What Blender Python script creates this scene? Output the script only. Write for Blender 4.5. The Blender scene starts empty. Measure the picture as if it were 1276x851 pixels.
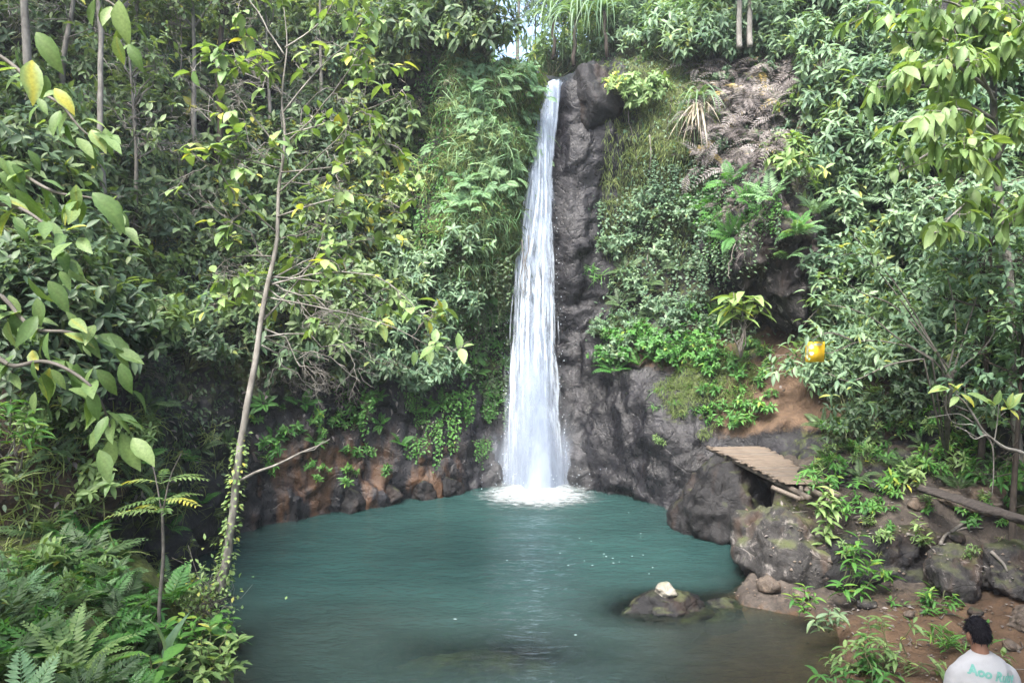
import bpy, bmesh, math, random
import numpy as np
from mathutils import Vector, Matrix, Quaternion
from mathutils.bvhtree import BVHTree

C = bpy.context.scene
COL = C.collection
R = math.radians
# ------------------------------------------------------------------ camera, world, sun, exposure
CAM_Z, PITCH, F = 4.0, R(4.0), 950.0          # F: focal length in photo pixels (1276 wide)
cd = bpy.data.cameras.new('camera'); cam = bpy.data.objects.new('camera', cd); COL.objects.link(cam)
cam.location = (0, 0, CAM_Z); cam.rotation_euler = (R(90) - PITCH, 0, 0)
cd.sensor_width = 36; cd.lens = 36 * F / 1276; cd.clip_start = 0.05; cd.clip_end = 500
C.camera = cam
SUN_EL, SUN_AZ = R(58), R(205)                # azimuth clockwise from +Y
w = bpy.data.worlds.new('World'); C.world = w; w.use_nodes = True
nt = w.node_tree; bg = nt.nodes['Background']
sky = nt.nodes.new('ShaderNodeTexSky'); sky.sky_type = 'NISHITA'; sky.sun_disc = False
sky.sun_elevation = SUN_EL; sky.sun_rotation = SUN_AZ; sky.air_density = 1.0; sky.dust_density = 5.0; sky.ozone_density = 1.0
nt.links.new(sky.outputs['Color'], bg.inputs['Color']); bg.inputs['Strength'].default_value = 0.15
sl = bpy.data.lights.new('sun', 'SUN'); sun = bpy.data.objects.new('sun', sl); COL.objects.link(sun)
sl.energy = 2.4; sl.angle = R(28); sl.color = (1.0, 0.98, 0.95)
sd = Vector((math.sin(SUN_AZ) * math.cos(SUN_EL), math.cos(SUN_AZ) * math.cos(SUN_EL), math.sin(SUN_EL)))
sun.rotation_euler = sd.to_track_quat('Z', 'Y').to_euler()
vs = C.view_settings; vs.view_transform = 'Standard'; vs.look = 'None'; vs.gamma = 1.0
vs.exposure = 2.2
C.cycles.use_denoising = True
try: C.cycles.denoiser = 'OPENIMAGEDENOISE'
except Exception: pass
C.cycles.max_bounces = 8; C.cycles.diffuse_bounces = 4; C.cycles.glossy_bounces = 3
C.cycles.transparent_max_bounces = 24; C.cycles.transmission_bounces = 4
C.cycles.caustics_reflective = False; C.cycles.caustics_refractive = False

rng = np.random.default_rng(7)
CP, SP = math.cos(PITCH), math.sin(PITCH)
def W(px, py, D):                             # a point at depth D along the view axis, from photo pixels
    a = (px - 638) / F * D; b = (425.5 - py) / F * D
    return np.array((a, D * CP + b * SP, CAM_Z + b * CP - D * SP))
def ray(px, py):
    d = W(px, py, 1.0) - np.array((0, 0, CAM_Z)); return Vector(d / np.linalg.norm(d))

# ------------------------------------------------------------------ noise
def _h(i, j, k, s):
    n = (i * 374761393 + j * 668265263 + k * 1274126177 + s * 974634777) & 0xFFFFFFFF
    n = ((n ^ (n >> 13)) * 1274126177) & 0xFFFFFFFF
    n = ((n ^ (n >> 16)) * 2246822519) & 0xFFFFFFFF
    return ((n ^ (n >> 15)) & 0xFFFF) / 32767.5 - 1
def vnoise(p, s=0):
    p = np.asarray(p, float); i = np.floor(p).astype(np.int64); f = p - i; u = f * f * (3 - 2 * f)
    r = 0
    for dx in (0, 1):
        for dy in (0, 1):
            for dz in (0, 1):
                wgt = (u[:, 0] if dx else 1 - u[:, 0]) * (u[:, 1] if dy else 1 - u[:, 1]) * (u[:, 2] if dz else 1 - u[:, 2])
                r = r + wgt * _h(i[:, 0] + dx, i[:, 1] + dy, i[:, 2] + dz, s)
    return r
def fbm(p, o=4, s=0, g=0.5):
    a, r = 1.0, 0; p = np.asarray(p, float)
    for k in range(o): r = r + a * vnoise(p * 2 ** k + 17.3 * k, s + k); a *= g
    return r
def ridged(p, o=4, s=0):
    a, r = 1.0, 0; p = np.asarray(p, float)
    for k in range(o): r = r + a * (1 - 2 * np.abs(vnoise(p * 2 ** k + 5.1 * k, s + k))); a *= 0.5
    return r
def facets(p, s=0, slope=.55):
    """angular broken-rock relief: every cell its own tilted plane"""
    p = np.asarray(p, float); i0 = np.floor(p).astype(np.int64); best = np.full(len(p), 9e9); val = np.zeros(len(p))
    for dx in (-1, 0, 1):
        for dy in (-1, 0, 1):
            for dz in (-1, 0, 1):
                c = i0 + (dx, dy, dz); r3 = np.stack([_h(c[:, 0], c[:, 1], c[:, 2], s + k) for k in range(3)], -1); q = p - (c + .5 + .45 * r3); d2 = (q * q).sum(1)
                t = np.stack([_h(c[:, 0], c[:, 1], c[:, 2], s + 3 + k) for k in range(4)], -1); v = slope * (q * t[:, :3]).sum(1) + .5 * t[:, 3]; m = d2 < best; best = np.where(m, d2, best); val = np.where(m, v, val)
    return val
def sstep(a, b, x):
    t = np.clip((np.asarray(x, float) - a) / (b - a), 0, 1); return t * t * (3 - 2 * t)
def nrm(v):
    v = np.asarray(v, float); return v / np.maximum(np.linalg.norm(v, axis=-1, keepdims=True), 1e-9)

# ------------------------------------------------------------------ mesh building
class Geo:
    def __init__(s): s.v, s.f, s.a, s.n = [], [], [], 0
    def add(s, v, f, a=0.5):
        v = np.asarray(v, float); f = np.asarray(f, int)
        s.v.append(v); s.f.append(f + s.n); s.a.append(np.broadcast_to(np.asarray(a, float), (len(v),)).copy()); s.n += len(v)
    def mesh(s, name, mat, smooth=True):
        me = bpy.data.meshes.new(name)
        if s.n:
            v = np.concatenate(s.v); f = np.concatenate(s.f); a = np.concatenate(s.a)
            set_mesh(me, v, f); at = me.attributes.new('tint', 'FLOAT', 'POINT'); at.data.foreach_set('value', a.astype(np.float32))
        if smooth: me.polygons.foreach_set('use_smooth', np.ones(len(me.polygons), bool))
        me.materials.append(mat); return me
def set_mesh(me, v, f):
    n = f.shape[1]; me.vertices.add(len(v)); me.vertices.foreach_set('co', np.asarray(v, np.float32).ravel())
    me.loops.add(f.size); me.loops.foreach_set('vertex_index', f.astype(np.int32).ravel())
    me.polygons.add(len(f)); me.polygons.foreach_set('loop_start', np.arange(0, f.size, n, dtype=np.int32))
    me.polygons.foreach_set('loop_total', np.full(len(f), n, np.int32))
    me.update(calc_edges=True)
def attr(me, name, val):
    a = me.attributes.new(name, 'FLOAT', 'POINT'); a.data.foreach_set('value', np.asarray(val, np.float32))
def tube(g, pts, rad, sides=6, a=0.5, cap=True):
    pts = np.asarray(pts, float); n = len(pts); rad = np.broadcast_to(np.asarray(rad, float), (n,))
    t = nrm(np.gradient(pts, axis=0)); ref = np.array((0.31, 0.95, 0.1)) if abs(t[0, 2]) > .8 else np.array((0, 0, 1.0))
    x = nrm(np.cross(t, ref)); y = np.cross(t, x)
    an = np.arange(sides) * 2 * math.pi / sides
    v = pts[:, None] + rad[:, None, None] * (np.cos(an)[None, :, None] * x[:, None] + np.sin(an)[None, :, None] * y[:, None])
    v = v.reshape(-1, 3); f = []
    for i in range(n - 1):
        for j in range(sides):
            k = (j + 1) % sides; q = (i * sides + j, i * sides + k, (i + 1) * sides + k, (i + 1) * sides + j)
            f.append((q[0], q[1], q[2])); f.append((q[0], q[2], q[3]))
    if cap:
        v = np.vstack([v, pts[-1:], pts[:1]]); e = n * sides
        for j in range(sides):
            k = (j + 1) % sides; f.append(((n - 1) * sides + j, (n - 1) * sides + k, e)); f.append((k, j, e + 1))
    g.add(v, f, a)
def spline(P, n):
    P = np.asarray(P, float); m = len(P); t = np.linspace(0, m - 1, n); i = np.minimum(t.astype(int), m - 2); f = (t - i)[:, None]
    p0 = P[np.maximum(i - 1, 0)]; p1 = P[i]; p2 = P[i + 1]; p3 = P[np.minimum(i + 2, m - 1)]
    return .5 * (2 * p1 + (p2 - p0) * f + (2 * p0 - 5 * p1 + 4 * p2 - p3) * f ** 2 + (3 * p1 - p0 - 3 * p2 + p3) * f ** 3)
# leaf outlines: x across (half width 1 = .5), y along, z normal
LEAF4 = (np.array([(0, 0, 0), (-.5, .42, .05), (.5, .42, .05), (0, .5, -.01), (0, 1, -.14)]), np.array([(0, 3, 1), (1, 3, 4), (0, 2, 3), (2, 4, 3)]))
def leaf_big():
    v, f = [(0, 0, 0)], []
    st = [(.12, .5), (.32, .95), (.55, 1.0), (.78, .62)]
    for y, wd in st:
        z = -.22 * y * y; v += [(-.5 * wd, y, z + .07 * wd), (0, y, z), (.5 * wd, y, z + .07 * wd)]
    v.append((0, 1, -.25)); f += [(0, 2, 1), (0, 3, 2)]
    for i in range(3):
        b = 1 + 3 * i
        for j in (0, 1): f += [(b + j, b + j + 1, b + j + 4), (b + j, b + j + 4, b + j + 3)]
    f += [(10, 11, 13), (11, 12, 13)]
    return np.array(v, float), np.array(f)
LEAFB = leaf_big()
LEAF2 = (np.array([(0, 0, 0), (-.5, .45, .03), (.5, .45, .03), (0, 1, -.12)]), np.array([(0, 3, 1), (0, 2, 3)]))
def frames(d, up):
    d = nrm(d); x = np.cross(d, up); bad = np.linalg.norm(x, axis=1) < 1e-3; x[bad] = np.cross(d[bad], (1.0, .2, .1)); x = nrm(x); return x, d, np.cross(x, d)
def leaves(g, pos, d, up, L, Wd, tint, tpl=LEAF4):
    tv, tf = tpl; pos = np.atleast_2d(pos); N = len(pos)
    x, y, z = frames(np.atleast_2d(d), np.atleast_2d(up) * np.ones((N, 1)))
    L = np.broadcast_to(L, (N,))[:, None, None]; Wd = np.broadcast_to(Wd, (N,))[:, None, None]
    v = pos[:, None] + L * tv[None, :, 1:2] * y[:, None] + Wd * tv[None, :, 0:1] * x[:, None] + L * tv[None, :, 2:3] * z[:, None]
    f = (tf[None] + (np.arange(N) * len(tv))[:, None, None]).reshape(-1, 3)
    g.add(v.reshape(-1, 3), f, np.repeat(np.broadcast_to(tint, (N,)), len(tv)))

# ------------------------------------------------------------------ objects
def tag(o, label=None, cat=None, group=None, kind=None):
    if label: o['label'] = label
    if cat: o['category'] = cat
    if group: o['group'] = group
    if kind: o['kind'] = kind
    return o
def link(name, me, parent=None, M=None):
    o = bpy.data.objects.new(name, me); COL.objects.link(o)
    if parent is not None: o.parent = parent
    if M is not None: o.matrix_local = M
    return o
def root(name, loc, label, cat, group=None):
    o = bpy.data.objects.new(name, None); COL.objects.link(o); o.location = loc; o.empty_display_size = .1
    return tag(o, label, cat, group)
def place(P, loc, label=None, cat=None, group=None, scale=1.0, rot=0.0, up=None):
    """a plant prototype P = (name, [(part, mesh, matrix or None, kind), ...]) set down as its own thing"""
    name, parts = P
    q = Quaternion((0, 0, 1), rot)
    if up is not None: q = Vector((0, 0, 1)).rotation_difference(Vector(up)) @ q
    M = Matrix.LocRotScale(Vector(loc), q, Vector((scale,) * 3) if np.isscalar(scale) else Vector(scale))
    if len(parts) == 1:
        o = link(name, parts[0][1]); o.matrix_world = M; return tag(o, label, cat, group)
    r = bpy.data.objects.new(name, None); COL.objects.link(r); r.empty_display_size = .1; r.matrix_world = M
    tag(r, label, cat, group)
    for pn, me, m, k in parts:
        c = link(pn, me, r, m)
        if k: c['kind'] = k
    return r

# ------------------------------------------------------------------ materials
MATS = {}
def newmat(name):
    m = bpy.data.materials.new(name); m.use_nodes = True; n = m.node_tree.nodes; l = m.node_tree.links
    return m, n, l, n['Principled BSDF'], n['Material Output']
def ramp(n, stops):
    r = n.new('ShaderNodeValToRGB'); e = r.color_ramp.elements
    while len(e) > 1: e.remove(e[-1])
    e[0].position = stops[0][0]; e[0].color = (*stops[0][1], 1)
    for p, c in stops[1:]:
        k = e.new(p); k.color = (*c, 1)
    return r
def leafmat(name, dark, mid, light, yellow, rough=.50, trans=.32, spec=.40, hue=.03):
    m, n, l, b, out = newmat(name)
    a = n.new('ShaderNodeAttribute'); a.attribute_name = 'tint'
    oi = n.new('ShaderNodeObjectInfo'); ad = n.new('ShaderNodeMath'); ad.operation = 'MULTIPLY_ADD'
    ad.inputs[1].default_value = .26; l.new(oi.outputs['Random'], ad.inputs[0])
    sb = n.new('ShaderNodeMath'); sb.operation = 'SUBTRACT'; sb.inputs[1].default_value = .07; l.new(a.outputs['Fac'], sb.inputs[0]); l.new(sb.outputs[0], ad.inputs[2])
    rp = ramp(n, [(0, dark), (.45, mid), (.88, light), (1, yellow)]); l.new(ad.outputs[0], rp.inputs[0])
    no = n.new('ShaderNodeTexNoise'); no.inputs['Scale'].default_value = 14; no.inputs['Detail'].default_value = 3
    tc = n.new('ShaderNodeTexCoord'); l.new(tc.outputs['Object'], no.inputs['Vector'])
    mx = n.new('ShaderNodeMixRGB'); mx.blend_type = 'MULTIPLY'; mx.inputs[0].default_value = .5
    r2 = ramp(n, [(.3, (.55, .55, .5)), (.7, (1.25, 1.25, 1.2))]); l.new(no.outputs['Fac'], r2.inputs[0])
    l.new(rp.outputs[0], mx.inputs[1]); l.new(r2.outputs[0], mx.inputs[2])
    l.new(mx.outputs[0], b.inputs['Base Color']); b.inputs['Roughness'].default_value = rough
    b.inputs['Specular IOR Level'].default_value = spec
    if trans:
        t = n.new('ShaderNodeBsdfTranslucent'); g = n.new('ShaderNodeMixRGB'); g.blend_type = 'MULTIPLY'; g.inputs[0].default_value = 1
        g.inputs[2].default_value = (1.5, 1.5, .55, 1); l.new(mx.outputs[0], g.inputs[1]); l.new(g.outputs[0], t.inputs['Color'])
        ms = n.new('ShaderNodeMixShader'); ms.inputs[0].default_value = trans
        l.new(b.outputs[0], ms.inputs[1]); l.new(t.outputs[0], ms.inputs[2]); l.new(ms.outputs[0], out.inputs['Surface'])
    MATS[name] = m; return m
def plainmat(name, c1, c2, scale=8.0, rough=.8, stretch=(1, 1, 1), bump=.3, bd=.02, spec=.3, detail=6, c3=None):
    m, n, l, b, out = newmat(name)
    tc = n.new('ShaderNodeTexCoord'); mp = n.new('ShaderNodeMapping'); mp.inputs['Scale'].default_value = stretch
    l.new(tc.outputs['Object'], mp.inputs['Vector'])
    no = n.new('ShaderNodeTexNoise'); no.inputs['Scale'].default_value = scale; no.inputs['Detail'].default_value = detail; no.inputs['Roughness'].default_value = .65
    l.new(mp.outputs[0], no.inputs['Vector'])
    st = [(.3, c1), (.7, c2)] + ([(.82, c3)] if c3 else [])
    rp = ramp(n, st); l.new(no.outputs['Fac'], rp.inputs[0]); l.new(rp.outputs[0], b.inputs['Base Color'])
    b.inputs['Roughness'].default_value = rough; b.inputs['Specular IOR Level'].default_value = spec
    if bump:
        bu = n.new('ShaderNodeBump'); bu.inputs['Strength'].default_value = bump; bu.inputs['Distance'].default_value = bd
        l.new(no.outputs['Fac'], bu.inputs['Height']); l.new(bu.outputs[0], b.inputs['Normal'])
    MATS[name] = m; return m
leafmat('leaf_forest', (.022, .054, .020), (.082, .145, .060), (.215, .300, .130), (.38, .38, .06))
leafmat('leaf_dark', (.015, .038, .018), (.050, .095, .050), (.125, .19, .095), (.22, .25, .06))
leafmat('leaf_fresh', (.044, .097, .030), (.125, .220, .075), (.265, .375, .145), (.44, .43, .08))
leafmat('leaf_cool', (.027, .072, .040), (.098, .180, .108), (.225, .330, .190), (.32, .36, .09))
leafmat('leaf_vivid', (.022, .085, .018), (.055, .175, .038), (.12, .28, .06), (.28, .37, .06))
leafmat('fern_light', (.05, .12, .055), (.135, .26, .13), (.25, .385, .19), (.3, .38, .1))
leafmat('grass_hang', (.05, .08, .025), (.13, .185, .06), (.23, .28, .11), (.36, .33, .14), rough=.6, spec=.25)
leafmat('leaf_dry', (.06, .052, .050), (.17, .152, .150), (.29, .27, .265), (.30, .23, .08), rough=.75, trans=.12, spec=.2)
leafmat('leaf_straw', (.18, .14, .10), (.36, .31, .24), (.5, .45, .37), (.55, .5, .4), rough=.8, trans=.15, spec=.2)
plainmat('bark_pale', (.09, .083, .072), (.27, .26, .235), 9, .85, (1, 1, .5), .5, .03, c3=(.34, .335, .30))
plainmat('bark_dark', (.022, .018, .015), (.075, .062, .05), 10, .85, (1, 1, .35), .6, .03)
plainmat('twig_grey', (.085, .078, .068), (.20, .185, .165), 12, .85, (1, 1, 1), 0)
plainmat('twig_green', (.05, .06, .025), (.12, .13, .06), 12, .7, (1, 1, 1), 0)
plainmat('bamboo', (.085, .066, .05), (.17, .137, .106), 7, .75, (1, 10, 10), .4, .012, c3=(.23, .19, .15))
plainmat('bamboo_grey', (.07, .058, .046), (.16, .135, .112), 5, .65, (1, 12, 12), .25, .01)
plainmat('log_wood', (.025, .021, .019), (.075, .065, .058), 5, .85, (.6, 9, 9), .7, .03)
def rockmat(name, c1, c2, c3, moss=0.0, wet=.5, stain=0.0, pale=None, use_attr=False, bscale=1.0):
    m, n, l, b, out = newmat(name)
    tc = n.new('ShaderNodeTexCoord')
    def noise(sc, det=7, rg=.6, vec=None, dist=0):
        o = n.new('ShaderNodeTexNoise'); o.inputs['Scale'].default_value = sc; o.inputs['Detail'].default_value = det; o.inputs['Roughness'].default_value = rg
        o.inputs['Distortion'].default_value = dist
        l.new(vec or tc.outputs['Object'], o.inputs['Vector']); return o.outputs['Fac']
    def math_(op, a, bb, clamp=False):
        o = n.new('ShaderNodeMath'); o.operation = op; o.use_clamp = clamp
        for i, q in enumerate((a, bb)):
            if hasattr(q, 'is_linked') or hasattr(q, 'links'): l.new(q, o.inputs[i])
            else: o.inputs[i].default_value = q
        return o.outputs[0]
    def mix(fac, a, bb):
        o = n.new('ShaderNodeMixRGB')
        for i, q in enumerate((fac, a, bb)):
            if isinstance(q, tuple): o.inputs[i].default_value = (*q, 1)
            elif isinstance(q, (int, float)): o.inputs[i].default_value = q
            else: l.new(q, o.inputs[i])
        return o.outputs[0]
    def A(nm):
        o = n.new('ShaderNodeAttribute'); o.attribute_name = nm; return o.outputs['Fac']
    def rmp(x, a, bb):
        o = n.new('ShaderNodeMapRange'); o.inputs['From Min'].default_value = a; o.inputs['From Max'].default_value = bb; l.new(x, o.inputs['Value']); return o.outputs[0]
    nb = noise(1.6, 9, .62, dist=.6); nf = noise(9, 7, .7); nx = noise(38, 4, .7)
    rp = ramp(n, [(.32, c1), (.52, c2), (.72, c3)]); l.new(nb, rp.inputs[0]); col = rp.outputs[0]
    r2 = ramp(n, [(.3, (.32, .32, .33)), (.5, (.9, .9, .9)), (.72, (1.7, 1.68, 1.62))]); l.new(nf, r2.inputs[0])
    mm = n.new('ShaderNodeMixRGB'); mm.blend_type = 'MULTIPLY'; mm.inputs[0].default_value = .8; l.new(col, mm.inputs[1]); l.new(r2.outputs[0], mm.inputs[2]); col = mm.outputs[0]
    col = mix(math_('MULTIPLY', rmp(noise(55, 3, .6), .60, .72), .30), col, tuple(min(.4, 4.5 * q) for q in c2))
    if pale: col = mix(rmp(noise(4.5, 6, .75, dist=1.2), .56, .68), col, pale)
    mp = n.new('ShaderNodeMapping'); mp.inputs['Scale'].default_value = (2.2, 2.2, .35); l.new(tc.outputs['Object'], mp.inputs['Vector'])
    if stain:
        s = rmp(noise(1.1, 5, .6, mp.outputs[0]), .5, .62)
        if use_attr: s = math_('MULTIPLY', s, A('stain'))
        col = mix(math_('MULTIPLY', s, stain), col, (.13, .065, .028))
    vo = n.new('ShaderNodeTexVoronoi'); vo.feature = 'DISTANCE_TO_EDGE'; vo.inputs['Scale'].default_value = 1.7 * bscale
    wv = n.new('ShaderNodeMixRGB'); wv.blend_type = 'ADD'; wv.inputs[0].default_value = .35; l.new(tc.outputs['Object'], wv.inputs[1])
    nc = n.new('ShaderNodeTexNoise'); nc.inputs['Scale'].default_value = 2.5; l.new(tc.outputs['Object'], nc.inputs['Vector']); l.new(nc.outputs['Color'], wv.inputs[2]); l.new(wv.outputs[0], vo.inputs['Vector'])
    crack = rmp(vo.outputs['Distance'], 0, .035)
    if use_attr:
        gm = math_('ADD', A('moss'), math_('MULTIPLY', math_('SUBTRACT', nf, .5), 1.6), True)
        gm = rmp(gm, .35, .6); mc = ramp(n, [(.3, (.022, .034, .010)), (.55, (.062, .080, .022)), (.75, (.115, .13, .04))]); l.new(noise(14, 5, .75), mc.inputs[0])
        col = mix(gm, col, mc.outputs[0])
        so = rmp(math_('ADD', A('soil'), math_('MULTIPLY', math_('SUBTRACT', nf, .5), .8), True), .3, .6)
        sc = ramp(n, [(.3, (.046, .029, .018)), (.6, (.105, .067, .041)), (.8, (.155, .108, .072))]); l.new(noise(5, 7, .75), sc.inputs[0])
        col = mix(so, col, sc.outputs[0])
    elif moss:
        ge = n.new('ShaderNodeNewGeometry'); sx = n.new('ShaderNodeSeparateXYZ'); l.new(ge.outputs['Normal'], sx.inputs[0])
        gm = rmp(math_('ADD', sx.outputs['Z'], math_('MULTIPLY', math_('SUBTRACT', nb, .5), 2.5)), .9 - moss, 1.5 - moss)
        col = mix(math_('MULTIPLY', gm, .8), col, (.075, .09, .03))
    l.new(col, b.inputs['Base Color'])
    rr = n.new('ShaderNodeMapRange'); rr.inputs['From Min'].default_value = .35; rr.inputs['From Max'].default_value = .65
    rr.inputs['To Min'].default_value = .75 - .58 * wet; rr.inputs['To Max'].default_value = .95 - .42 * wet; l.new(nf, rr.inputs['Value'])
    if use_attr:
        dm = n.new('ShaderNodeMixRGB'); dm.inputs[2].default_value = (.85, .85, .85, 1); l.new(math_('MAXIMUM', gm, so), dm.inputs[0])
        wr = n.new('ShaderNodeMixRGB'); l.new(A('wet'), wr.inputs[0]); wr.inputs[1].default_value = (.7, .7, .7, 1); l.new(rr.outputs[0], wr.inputs[2]); l.new(wr.outputs[0], dm.inputs[1])
        l.new(dm.outputs[0], b.inputs['Roughness'])
    else: l.new(rr.outputs[0], b.inputs['Roughness'])
    b.inputs['Specular IOR Level'].default_value = .18 + .22 * wet
    hgt = math_('ADD', math_('ADD', math_('MULTIPLY', noise(3.2, 8, .6, dist=.8), 1.0), math_('MULTIPLY', nf, .45)), math_('ADD', math_('MULTIPLY', crack, .10), math_('MULTIPLY', nx, .10)))
    bu = n.new('ShaderNodeBump'); bu.inputs['Strength'].default_value = .65; bu.inputs['Distance'].default_value = .10
    l.new(hgt, bu.inputs['Height']); l.new(bu.outputs[0], b.inputs['Normal'])
    MATS[name] = m; return m
rockmat('cliff_rock', (.0042, .0044, .0054), (.0095, .0095, .0118), (.028, .0275, .033), wet=1.0, stain=.55, use_attr=True)
rockmat('boulder_dark', (.0055, .0056, .0062), (.0135, .0132, .0142), (.034, .0335, .0355), moss=.2, wet=.5, stain=.1)
rockmat('boulder_grey', (.017, .0165, .016), (.044, .042, .041), (.095, .091, .089), moss=.3, wet=.15, stain=.2, pale=(.22, .205, .19), bscale=1.6)
rockmat('boulder_tan', (.07, .056, .044), (.13, .105, .085), (.21, .175, .145), wet=.1, stain=.2, bscale=2)
rockmat('stone_pale', (.22, .20, .17), (.34, .32, .27), (.45, .43, .37), moss=.25, wet=.1, bscale=3)
rockmat('overhang_rock', (.010, .0095, .010), (.030, .028, .029), (.072, .068, .069), moss=.3, wet=.1, stain=.12, pale=(.24, .22, .22))
rockmat('ground_soil', (.024, .020, .017), (.055, .046, .039), (.105, .09, .077), wet=.15, use_attr=True)
# ------------------------------------------------------------------ the cliff: a bowl round the pool, lofted from bank stations
ZL = np.array([-1.5, 0, .7, 1.5, 2.4, 3.2, 4.5, 6, 7.5, 8.6, 9.4, 11, 14, 20])
SLOPE = [-.3, 0, .1, .3, .8, 1.4, 2.2, 3.2, 4.2, 5, 5.6, 6.8, 9, 13]
ST = [((-10, 0), (-1, -.1), SLOPE), ((-7.8, 5), (-1, .1), SLOPE),
      ((-6.1, 7.8), (-.95, .3), [-.3, 0, 0, -.1, -.1, .4, 1.3, 2.4, 3.5, 4.4, 5.0, 6.2, 8.4, 13]),
      ((-5.0, 9.8), (-.93, .35), [-.3, 0, .05, 0, .1, .6, 1.6, 2.7, 3.8, 4.6, 5.2, 6.4, 8.5, 13]),
      ((-4.6, 12.0), (-.85, .5), [-.3, 0, .1, .3, .6, 1.2, 2.2, 3.2, 4.2, 5, 5.5, 6.6, 8.6, 13]),
      ((-3.4, 13.3), (-.5, .87), [-.3, 0, .15, .3, .5, .9, 1.8, 2.8, 3.6, 4.2, 4.8, 6, 8, 13]),
      ((-1.95, 14.2), (-.3, .95), [-.3, 0, .2, .35, .5, .8, 2.0, 2.9, 3.0, 2.6, 3.4, 6.5, 10, 18]),
      ((-1.15, 14.75), (-.1, 1), [-.3, 0, .25, .45, .6, .7, .55, .3, .35, .8, 3.4, 9, 20, 46]),
      ((-.35, 15.25), (0, 1), [-.3, 0, .3, .6, .8, .7, .25, .1, .3, .7, 3.6, 10, 21, 46]),
      ((.42, 15.6), (.28, .96), [-.3, 0, .15, .25, .35, .45, .65, .9, 1.25, 1.6, 6.0, 12, 22, 46]),
      ((1.2, 15.35), (.22, .98), [-.3, 0, .1, .3, .75, 1.0, .75, .9, 1.05, 1.35, 4.0, 10, 21, 46]),
      ((1.95, 14.75), (.2, .98), [-.35, -.05, .05, .2, .6, 1.7, 2.0, 2.0, 2.1, 2.3, 3.6, 8, 18, 42]),
      ((2.75, 13.9), (.3, .95), [-.35, -.1, 0, .1, .6, 1.9, 2.5, 2.5, 2.6, 2.9, 3.6, 6.5, 10, 17]),
      ((3.5, 13.3), (.45, .9), [-.3, 0, .2, .5, 1.1, 2.4, 2.9, 3.0, 3.1, 3.4, 4, 5.5, 8.5, 14]),
      ((4.7, 12.6), (.6, .8), [-.3, 0, .4, 1.0, 1.8, 2.6, 2.9, 3.0, 3.2, 3.6, 4.2, 5.6, 8.5, 14]),
      ((5.9, 11.4), (.75, .66), [-.3, 0, .4, .8, 1.2, 1.7, 2.4, 3.1, 3.8, 4.4, 5, 6.2, 8.5, 13]),
      ((7.1, 9.4), (.9, .4), SLOPE), ((8.6, 6.0), (.98, .2), SLOPE), ((10, 0), (1, 0), SLOPE)]
NU, NV = 520, 230
ctrl = np.array([[(s[0][0] + s[1][0] * o, s[0][1] + s[1][1] * o, z) for o, z in zip(s[2], ZL)] for s in ST])
# spread the columns evenly over the part of the bank in view
kk = np.array([0, 1, 2, 3, 4, 5, 6, 7, 8, 9, 10, 11, 12, 13, 14, 15, 16, 17, 18.])
seg = np.linalg.norm(np.diff(ctrl[:, 4, :2], axis=0), axis=1); seg[[0, 1, -1, -2]] *= .45; acc = np.concatenate([[0], np.cumsum(seg)])
uu = np.interp(np.linspace(0, acc[-1], NU), acc, kk)
zz = np.interp(np.linspace(0, 1, NV), [0, .78, .9, 1], [-1.5, 9.6, 13, 20])
def cr(P, t):
    m = len(P); i = np.clip(t.astype(int), 0, m - 2); f = (t - i).reshape((-1,) + (1,) * (P.ndim - 1))
    p0 = P[np.maximum(i - 1, 0)]; p1 = P[i]; p2 = P[i + 1]; p3 = P[np.minimum(i + 2, m - 1)]
    return .5 * (2 * p1 + (p2 - p0) * f + (2 * p0 - 5 * p1 + 4 * p2 - p3) * f ** 2 + (3 * p1 - p0 - 3 * p2 + p3) * f ** 3)
lv = np.interp(zz, ZL, np.arange(len(ZL)))
G1 = cr(ctrl, uu)                                             # NU x levels x 3
G2 = np.transpose(cr(np.transpose(G1, (1, 0, 2)), lv), (1, 0, 2))  # NU x NV x 3
gu = np.gradient(G2, axis=0); gv = np.gradient(G2, axis=1)
GN = nrm(np.cross(gv, gu)); GN *= np.where((GN[..., 1:2] * -1 + GN[..., 2:3] * .0 - GN[..., 0:1] * 0) < -9, -1, 1)
cen = np.array((0, 9.0, 4.0)); flip = ((cen - G2) * GN).sum(-1, keepdims=True) < 0; GN = np.where(flip, -GN, GN)
P = G2.reshape(-1, 3); Nn = GN.reshape(-1, 3); U = np.repeat(uu, NV); Z = P[:, 2]
fallm = np.exp(-((U - 9.05) / .55) ** 2)                      # calmer rock behind the water
fallr = np.exp(-((U - 9.6) / .55) ** 2)
smooth = np.maximum(.75 * fallm, .5 * np.exp(-((U - 11.8) / 1.2) ** 2) * (Z < 2.6))
d = .34 * fbm(P * .55, 3, 3) + (.17 * ridged(P * (1.0, 1.0, .8), 4, 9) + .07 * fbm(P * 3.1, 3, 21)) * (1 - .6 * smooth)
strata = ridged(P * (.5, .5, 2.4), 3, 31) * .10 * (1 - smooth) * (Z < 3.5)
vert = ridged(P * (1.7, 1.7, .35), 3, 47) * .16 * (Z < 2.5) * sstep(3.8, 4.6, U) * (1 - sstep(8.6, 9, U))
d = (d + strata + vert) * (1 - .55 * fallm)
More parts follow.
